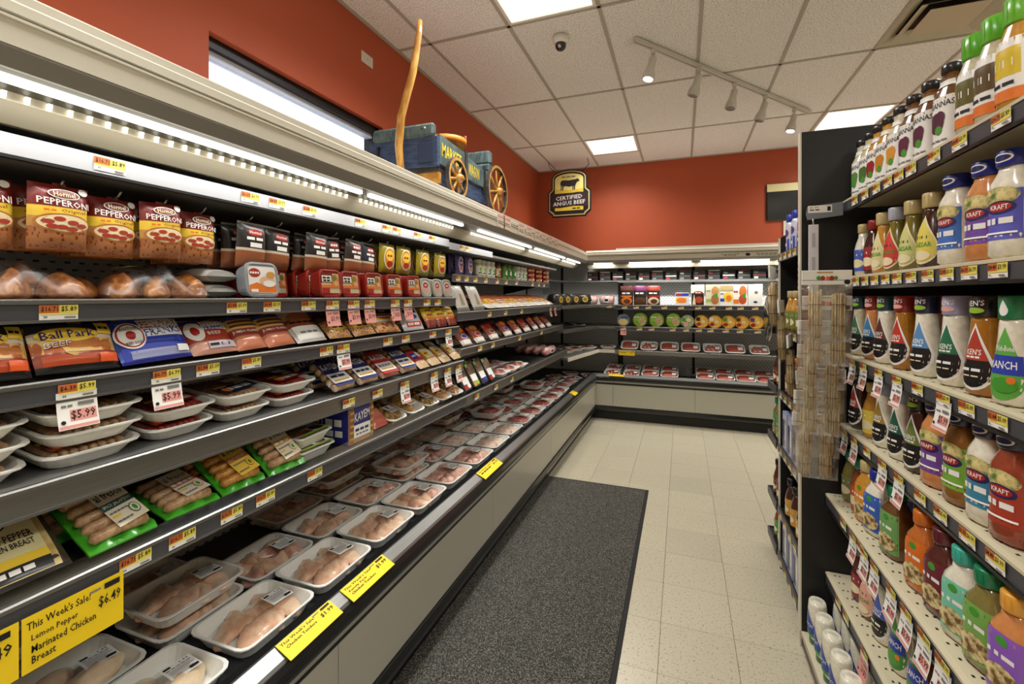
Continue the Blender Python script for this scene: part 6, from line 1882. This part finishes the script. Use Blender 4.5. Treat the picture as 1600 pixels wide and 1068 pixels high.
# basket in the wagon
bk = thing('bushel_basket', 'orange splint basket with wire handle inside the wagon', 'basket', (-1.4, 2.57, 2.2365))
SPL = m_blend('splint wood', (196, 120, 40), (226, 160, 70), 20, rough=.6, coat=0)
MB().lathe([(.085, 0), (.115, .25), (.117, .25)], SPL, 18).obj('bowl', bk)
MB().lathe([(.114, .215), (.124, .215), (.125, .25), (.115, .252)], M('basket hoop', (226, 130, 40), .5), 18).obj('hoop', bk)
MB().tube([(.03, .11, .24), (.03, .11, .295), (.09, .09, .295), (.09, .09, .24)], .003, M('wire pink', (180, 120, 120), .4), 6).obj('handle', bk)

# ================================================================ hanging certified angus beef sign
sg = thing('hanging_sign', 'arched black and gold beef sign with steer silhouette hung before the red wall', 'sign', (-1.413, 6.0, 2.557))
W_, H_ = .585, .632
def outline(g):
    p = []
    a = .5 - g
    top = .82
    r = .33 - g * .9
    lx = .415 - g
    pts = [(-.4 + g, .0 + g), (.4 - g, .0 + g), (.4 - g, .03 + g), (.5 - g, .12 + g * .6), (.5 - g, .54 - g * .6), (.415 - g, .6 - g * .4), (.415 - g, .82)]
    for k in range(1, 12):
        t = math.pi * k / 12
        pts.append((lx * math.cos(t), .82 + (.18 - g) * math.sin(t)))
    pts += [(-.415 + g, .82), (-.415 + g, .6 - g * .4), (-.5 + g, .54 - g * .6), (-.5 + g, .12 + g * .6), (-.4 + g, .03 + g)]
    return pts
def plate(nm, g, y0, y1, mat):
    return MB().prism([(x * W_, z_ * H_) for x, z_ in outline(g)], lambda p, q, a: (p, a, q), y0, y1, mat).obj(nm, sg)
plate('backing', 0, 0.0, -.03, M('sign black', (26, 28, 28), .35))
plate('gold_border', .03, -.03, -.034, M('sign gold line', (206, 186, 130), .4))
plate('inner_plate', .055, -.034, -.038, M('sign inner black', (34, 34, 34), .35))
sf = MB()
GOLD = M('sign gold', (226, 196, 70), .4)
PALEG = M('sign pale gold', (240, 226, 140), .4)
S = lambda u, v, o: ((u - .5) * W_, -.038 - o, v * H_)
arch = [(-.33, .5)] + [(.33, .5), (.33, .8)] + [(.33 * math.cos(math.pi * k / 10), .8 + .11 * math.sin(math.pi * k / 10)) for k in range(1, 10)] + [(-.33, .8)]
cow = [(.3, .735), (.33, .77), (.38, .775), (.5, .765), (.6, .775), (.66, .78), (.69, .795), (.7, .785), (.735, .78), (.725, .76), (.745, .745), (.74, .73), (.7, .725), (.675, .7), (.655, .665), (.645, .64), (.64, .56), (.615, .56), (.615, .635), (.605, .64), (.6, .56), (.58, .56), (.585, .64), (.5, .63), (.42, .65), (.375, .64), (.365, .56), (.34, .56), (.345, .65), (.33, .66), (.325, .56), (.305, .56), (.31, .66), (.295, .7)]
decals(sf, S, [('p', [(x + .5, z_) for x, z_ in arch], PALEG), ('p', [(.17, .5), (.83, .5), (.83, .58), (.5, .56), (.17, .6)], GOLD), ('p', cow, M('sign steer', (46, 42, 48), .5)),
               ('p', [(.17, .13), (.83, .13), (.83, .24), (.5, .22), (.17, .25)], GOLD), ('p', [(.07, .2), (.3, .19), (.6, .22), (.93, .2), (.93, .5), (.7, .51), (.4, .48), (.07, .5)], M('sign banner', (52, 38, 40), .4)),
               ('t', 'CERTIFIED', .5, .405, .62, .085, Wt, .03), ('t', 'ANGUS BEEF', .5, .29, .74, .085, Wt, .03), ('t', 'SINCE 1978', .5, .84, .34, .028, GREYINK), ('t', 'BRAND', .68, .17, .2, .03, INK)], .0008, .0006)
sf.obj('sign_face', sg)
CHN = M('dark chain', (50, 44, 40), .4, metal=.6)
for sx, ex in ((-.2, -.27), (.2, .26)):
    MB().tube([(sx * W_ * 2 * .7, -.015, .59), (ex, -.01, .68), (ex - .02, -.01, .766)], .0045, CHN, 5).obj('hanging_wire', sg)

# outlet plate on the red wall
ou = thing('blank_wall_plate', 'cream wall plate high on the red wall by the ceiling', 'wall plate', (XL, 2.542, 3.094))
MB().box(0, .006, -.06, .06, -.037, .037, CREAM, .003).obj('plate', ou)
MB().tube([(.006, 0, 0), (.0075, 0, 0)], .004, STEEL, 8).obj('screw', ou)
# black menu board on the back wall
bd_ = thing('menu_board', 'black board with cream header on the red back wall', 'board', (1.3, YB - .001, 2.43))
MB().box(-.316, .5, -.03, -.001, 0, .46, M('board black', (34, 34, 34), .3, coat=.3), .012).obj('board', bd_)
MB().box(-.31, .495, -.034, -.03, .36, .455, M('board cream', (226, 214, 160), .5), .002).obj('header', bd_)
pl = thing('wall_panel', 'pale green grey wall panel below the black board', 'panel', (1.45, YB - .001, 2.09))
MB().box(-.27, .4, -.02, -.001, 0, .335, M('panel pale', (196, 200, 180), .5), .004).obj('panel', pl)
MB().box(-.28, -.262, -.026, -.001, 0, .335, CREAM, .003).obj('trim', pl)

# canopy notices taped to the case canopy
for kn, px in enumerate((783, 793, 815, 827, 840, 850, 860, 869)):
    y = along(px, XL + C_L + .006)
    n = MB()
    S = lambda u, v, o: (XL + C_L + .005 + o, y + (u - .5) * .13, 1.936 + v * .09)
    decals(n, S, [('r', 0, 0, 1, 1, M('notice paper', (222, 200, 180), .6)), ('r', .1, .7, .9, .82, PINKT), ('r', .1, .4, .8, .46, GREYINK), ('r', .1, .25, .9, .31, GREYINK)], .0005, dens=1)
    n.box(XL + C_L + .0045, XL + C_L + .0054, y - .065, y + .065, 1.936, 2.026, PAPER)
    o = n.obj('paper_notice')
    tagthing(o, 'small cream and pink paper notice on the canopy, %s from the inside corner' % ORD[8 - kn], 'notice', 'paper notices on the canopy')

# ================================================================ yellow sale signs
def sale_sign(label, y0, y1, S, lines, price):
    m = MB()
    ops = [('r', 0, 0, 1, 1, SALEY), ('t', "This Week's Sale!", .34, .82, .6, .15, INK)]
    for k, t in enumerate(lines):
        ops.append(('t', t, .08 + .018 * len(t), .58 - .19 * k, .036 * len(t), .14, INK))
    ops += [('t', price, .84, .6, .24, .24, INK), ('r', .78, .82, .95, .93, INK), ('r', .62, .86, .74, .9, GREYINK)]
    decals(m, S, ops, .0012, .0004, dens=2)
    decals(m, lambda u, v, o: S(u, v, 0), [('r', 0, 0, 1, 1, SALEY)], 0, dens=2)
    o = m.obj('sale_sign')
    return tagthing(o, label, 'sale sign')
def railS(y0, y1):
    return lambda u, v, o: (XL + .972 + (1 - v) * .055 + o * .4, y0 + u * (y1 - y0), .5585 - (1 - v) * .024 + o)
def hangS(d, z1, y0, y1, h):
    return lambda u, v, o: (XL + d + .002 + o, y0 + u * (y1 - y0), z1 - h + v * h)
ya, yb_ = along(440, -1.0), along(523, -1.0)
sale_sign('yellow chicken tenders sale sign on the rail before the two tender trays', ya, yb_, railS(ya, yb_), ['Chicken Tenders'], '$1.99')
ya, yb_ = along(540, -1.0), along(605, -1.0)
sale_sign('yellow family pack sale sign on the rail beyond the tenders sign', ya, yb_, railS(ya, yb_), ['Family Pack', 'Chicken Tenders'], '$1.99')
ya, yb_ = along(750, -1.0), along(778, -1.0)
sale_sign('yellow sale sign on the rail beside the chicken thighs', ya, yb_, railS(ya, yb_), ['Chicken Thighs'], '$1.99')
ya = along(896, -1.0)
sale_sign('short yellow sale sign on the rail near the inside corner', ya - .07, ya + .07, railS(ya - .07, ya + .07), ['Beef'], '$4.99')
ya, yb_ = along(32, -1.15), along(191, -1.15)
sale_sign('large yellow lemon pepper chicken sale sign hanging under the lowest shelf', ya, yb_, hangS(.846, .898, ya, yb_, .105), ['Lemon Pepper', 'Marinated Chicken', 'Breast'], '$6.49')
sale_sign('large yellow sale sign beside the lemon pepper chicken sign', ya - .24, ya - .004, hangS(.846, .898, ya - .24, ya - .004, .105), ['Marinated Chicken'], '$6.49')
def bS(x0, x1, d, z1, h):
    return lambda u, v, o: (x0 + u * (x1 - x0), YB - d - .002 - o, z1 - h + v * h)
sale_sign('yellow sale sign under the slanted beef shelf of the back case', 0, 0, bS(across(967, 5.73), across(992, 5.73), .72, .83, .06), ['Ground Beef'], '$5.99')
sale_sign('yellow sale sign lying along the back case rail', 0, 0, (lambda a, b: (lambda u, v, o: (a + u * (b - a), YB - .86 - (1 - v) * .05, .5585 - (1 - v) * .02 + o)))(across(952, 5.6), across(976, 5.6)), ['Steak'], '$7.99')

# ================================================================ skewer packs on the black end panel
cs_ = thing('clip_strip', 'white plastic clip strip on a grey bracket at the black end panel', 'clip strip')
GB_ = M('bracket grey', (126, 132, 140), .4)
MB().prism([(.49, 1.815), (.615, 1.828), (.615, 1.883), (.49, 1.87), (.485, 1.84)], lambda p, q, a: (p, a, q), GY_F - .05, GY_F - .047, GB_).obj('bracket', cs_)
bt_ = MB()
decals(bt_, lambda u, v, o: (.492 + u * .085, GY_F - .0505 - o, 1.843 + v * .03), [('r', 0, 0, 1, 1, PAPER), ('t', '$1.99', .25, .72, .36, .26, INK), ('t', 'SKEWERS', .3, .4, .44, .18, INK), ('r', .8, .2, .94, .8, INK)], .0005, dens=1)
bt_.obj('price_tag', cs_)
MB().tube([(.51, GY_F - .048, 1.82), (.512, GY_F - .048, 1.795)], .004, CHROME, 6).obj('ball_hook', cs_)
st_ = MB().box(.494, .53, GY_F - .05, GY_F - .046, .92, 1.795, M('strip plastic', (222, 222, 226), .3, coat=.4), .001)
for k in range(9):
    st_.box(.506, .518, GY_F - .0512, GY_F - .05, 1.7 - .1 * k, 1.76 - .1 * k, M('strip shadow slot', (180, 182, 188), .4))
st_.obj('strip', cs_)
WOODS = m_blend('bamboo sticks', (176, 146, 92), (222, 198, 148), 40, rough=.6, coat=0, stretch=(8, 8, 1), bmp=.2)
sk = Proto('skewer_pack', 'skewer pack', .03)
for cx, top in ((-.035, .2), (.04, .185)):
    b = MB()
    rnd = random.Random(int(cx * 1000))
    for k in range(14):
        a = 2 * math.pi * k / 14
        rr = .019 if k % 2 else .011
        b.tube([(cx + rr * math.cos(a), rr * .5 * math.sin(a), .012 + rnd.uniform(0, .006)), (cx + rr * math.cos(a), rr * .5 * math.sin(a), top - rnd.uniform(0, .008))], .0036, WOODS, 5)
    bo = sk.part('stick_bundle', b)
    bn = MB()
    for zz in (.06, .14):
        bn.lathe([(.0235, zz), (.0237, zz + .003)], M('rubber band', (120, 90, 50), .6), 12, 1, .6, c=(cx, 0, 0))
    sk.sub(bo, 'band', bn)
mb, Sk = pouch_mb(.165, .225, .036, m_clear('crinkled bag', gloss=0.22, rough=0.22, bmp=1.0, bs=45), 4)
sk.part('bag', mb)
hd = MB().box(-.08, .08, -.004, .004, .215, .27, PAPER, .001)
hp = sk.part('header_card', hd)
h2 = MB()
decals(h2, lambda u, v, o: ((u - .5) * .16, -.004 - o, .215 + v * .055), [('r', 0, .3, 1, .34, GREYINK), ('e', .34, .48, .05, .14, Gn), ('e', .42, .46, .05, .16, Rd), ('e', .52, .46, .04, .14, Or), ('e', .6, .46, .05, .16, Rd), ('e', .68, .48, .04, .12, Gn), ('r', .3, .82, .62, .9, Go), ('e', .9, .2, .06, .16, INK)], .0005, dens=1)
sk.sub(hp, 'card_print', h2)
for k in range(7):
    z = 1.325 - .096 * k
    r = inst(sk, (.512 + .008 * math.sin(k * 2), GY_F - .075 - .024 * (6 - k), z), random.uniform(-.08, .08), .05, 'clear pack of bamboo skewers on the clip strip, %s from the bracket' % ORD[k + 1], 'skewer packs on the clip strip')
for k in range(4):
    r = inst(sk, (.385 + .034 * k, GY_F + .04, 1.36 - .15 * k), RZ_R - .3, .04, 'clear pack of bamboo skewers at the panel edge, %s from top' % ORD[k + 1], 'skewer packs at the panel edge')
# ================================================================ second bay goods
can = Proto('spray_can', 'can', .06)
can.part('can', MB().lathe([(.026, 0), (.028, .003), (.028, .15), (.022, .165)], M('can white', (214, 216, 226), .3, metal=.2, coat=.4), 16))
can.part('cap', MB().lathe([(.024, .163), (.0255, .166), (.0255, .2), (.022, .203)], M('can blue', (40, 54, 160), .35), 16))
cl = MB()
decals(cl, lambda u, v, o: ((.0285 + o) * math.sin((u - .5) * 4), -(.0285 + o) * math.cos((u - .5) * 4), v * .15), [('r', 0, .05, 1, .5, Bl), ('e', .5, .7, .2, .14, Pu), ('t', 'SALT', .5, .3, .3, .12, Wt)], .0005)
can.part('label', cl)
for k in range(4):
    put(can, 'blue capped white spray can', .54, 2.36 + .13 * k, 1.7215, RZ_R)
cbx = Proto('cereal_box', 'box', .1)
cbx.part('carton', MB().box(-.05, .05, -.03, .03, 0, .2, col((150, 156, 190)), .002))
cm = MB()
decals(cm, lambda u, v, o: ((u - .5) * .1, -.03 - o, v * .2), [('r', .05, .05, .95, .95, col((196, 196, 206))), ('r', .1, .1, .5, .8, Nv), ('r', .55, .3, .9, .7, Wt)], .0006)
cbx.part('print', cm)
for k in range(4):
    put(cbx, 'blue and grey carton', .535, 2.37 + .125 * k, .6865, RZ_R)
    put(P_bottle('slim', 'dark', BLK, (206, 150, 60)), 'dark bottle with amber label', .535, 2.37 + .12 * k, .3465, RZ_R)
    put(P_bottle('slim', 'brown', (226, 120, 40), (176, 120, 70)), 'brown bottle with orange cap', .535, 2.37 + .12 * k, .9865, RZ_R)
    put(cbx, 'blue and grey carton on the base', .535, 2.37 + .125 * k, .102, RZ_R)
    put(P_bottle('slim', 'honey', GLD, (120, 130, 60)), 'gold capped slim bottle', .535, 2.37 + .12 * k, 1.3215, RZ_R)
for k in range(2):
    put(P_bottle('slim', 'pale', GLD, (120, 130, 60)), 'gold capped pale bottle on the end cap', .53, 2.93 + .1 * k, 1.3215, RZ_R)
    put(P_bottle('slim', 'dark', BLK, (120, 60, 40)), 'black capped dark bottle on the end cap', .53, 2.93 + .1 * k, .986, RZ_R)
    put(P_bottle('jugb', 'olive', GRN, (90, 140, 80)), 'green capped jug on the end cap', .535, 2.93 + .1 * k, .686, RZ_R)
    put(P_bottle('slim', 'maroon', BLK, (120, 60, 50)), 'maroon bottle on the end cap', .53, 2.93 + .1 * k, .346, RZ_R)
    put(P_bottle('slim', 'redsauce', GRN, (70, 150, 60)), 'red bottle with green label on the end cap', .535, 2.93 + .1 * k, .101, RZ_R)
flush('past the black panel', 'the back case', lambda r: -r.location.y, None)
fp = thing('foil_platter', 'round silver foil platter hanging beside the end cap', 'platter', (.487, 3.0, 1.37))
MB().lathe([(.02, 0), (.1, .006), (.125, .016), (.13, .016)], CHROME, 24).obj('dish', fp)
MB().lathe([(.13, .016), (.134, .018), (.13, .022)], CHROME, 24).obj('rim', fp)
fp.rotation_euler = (0, -math.pi / 2, 0)
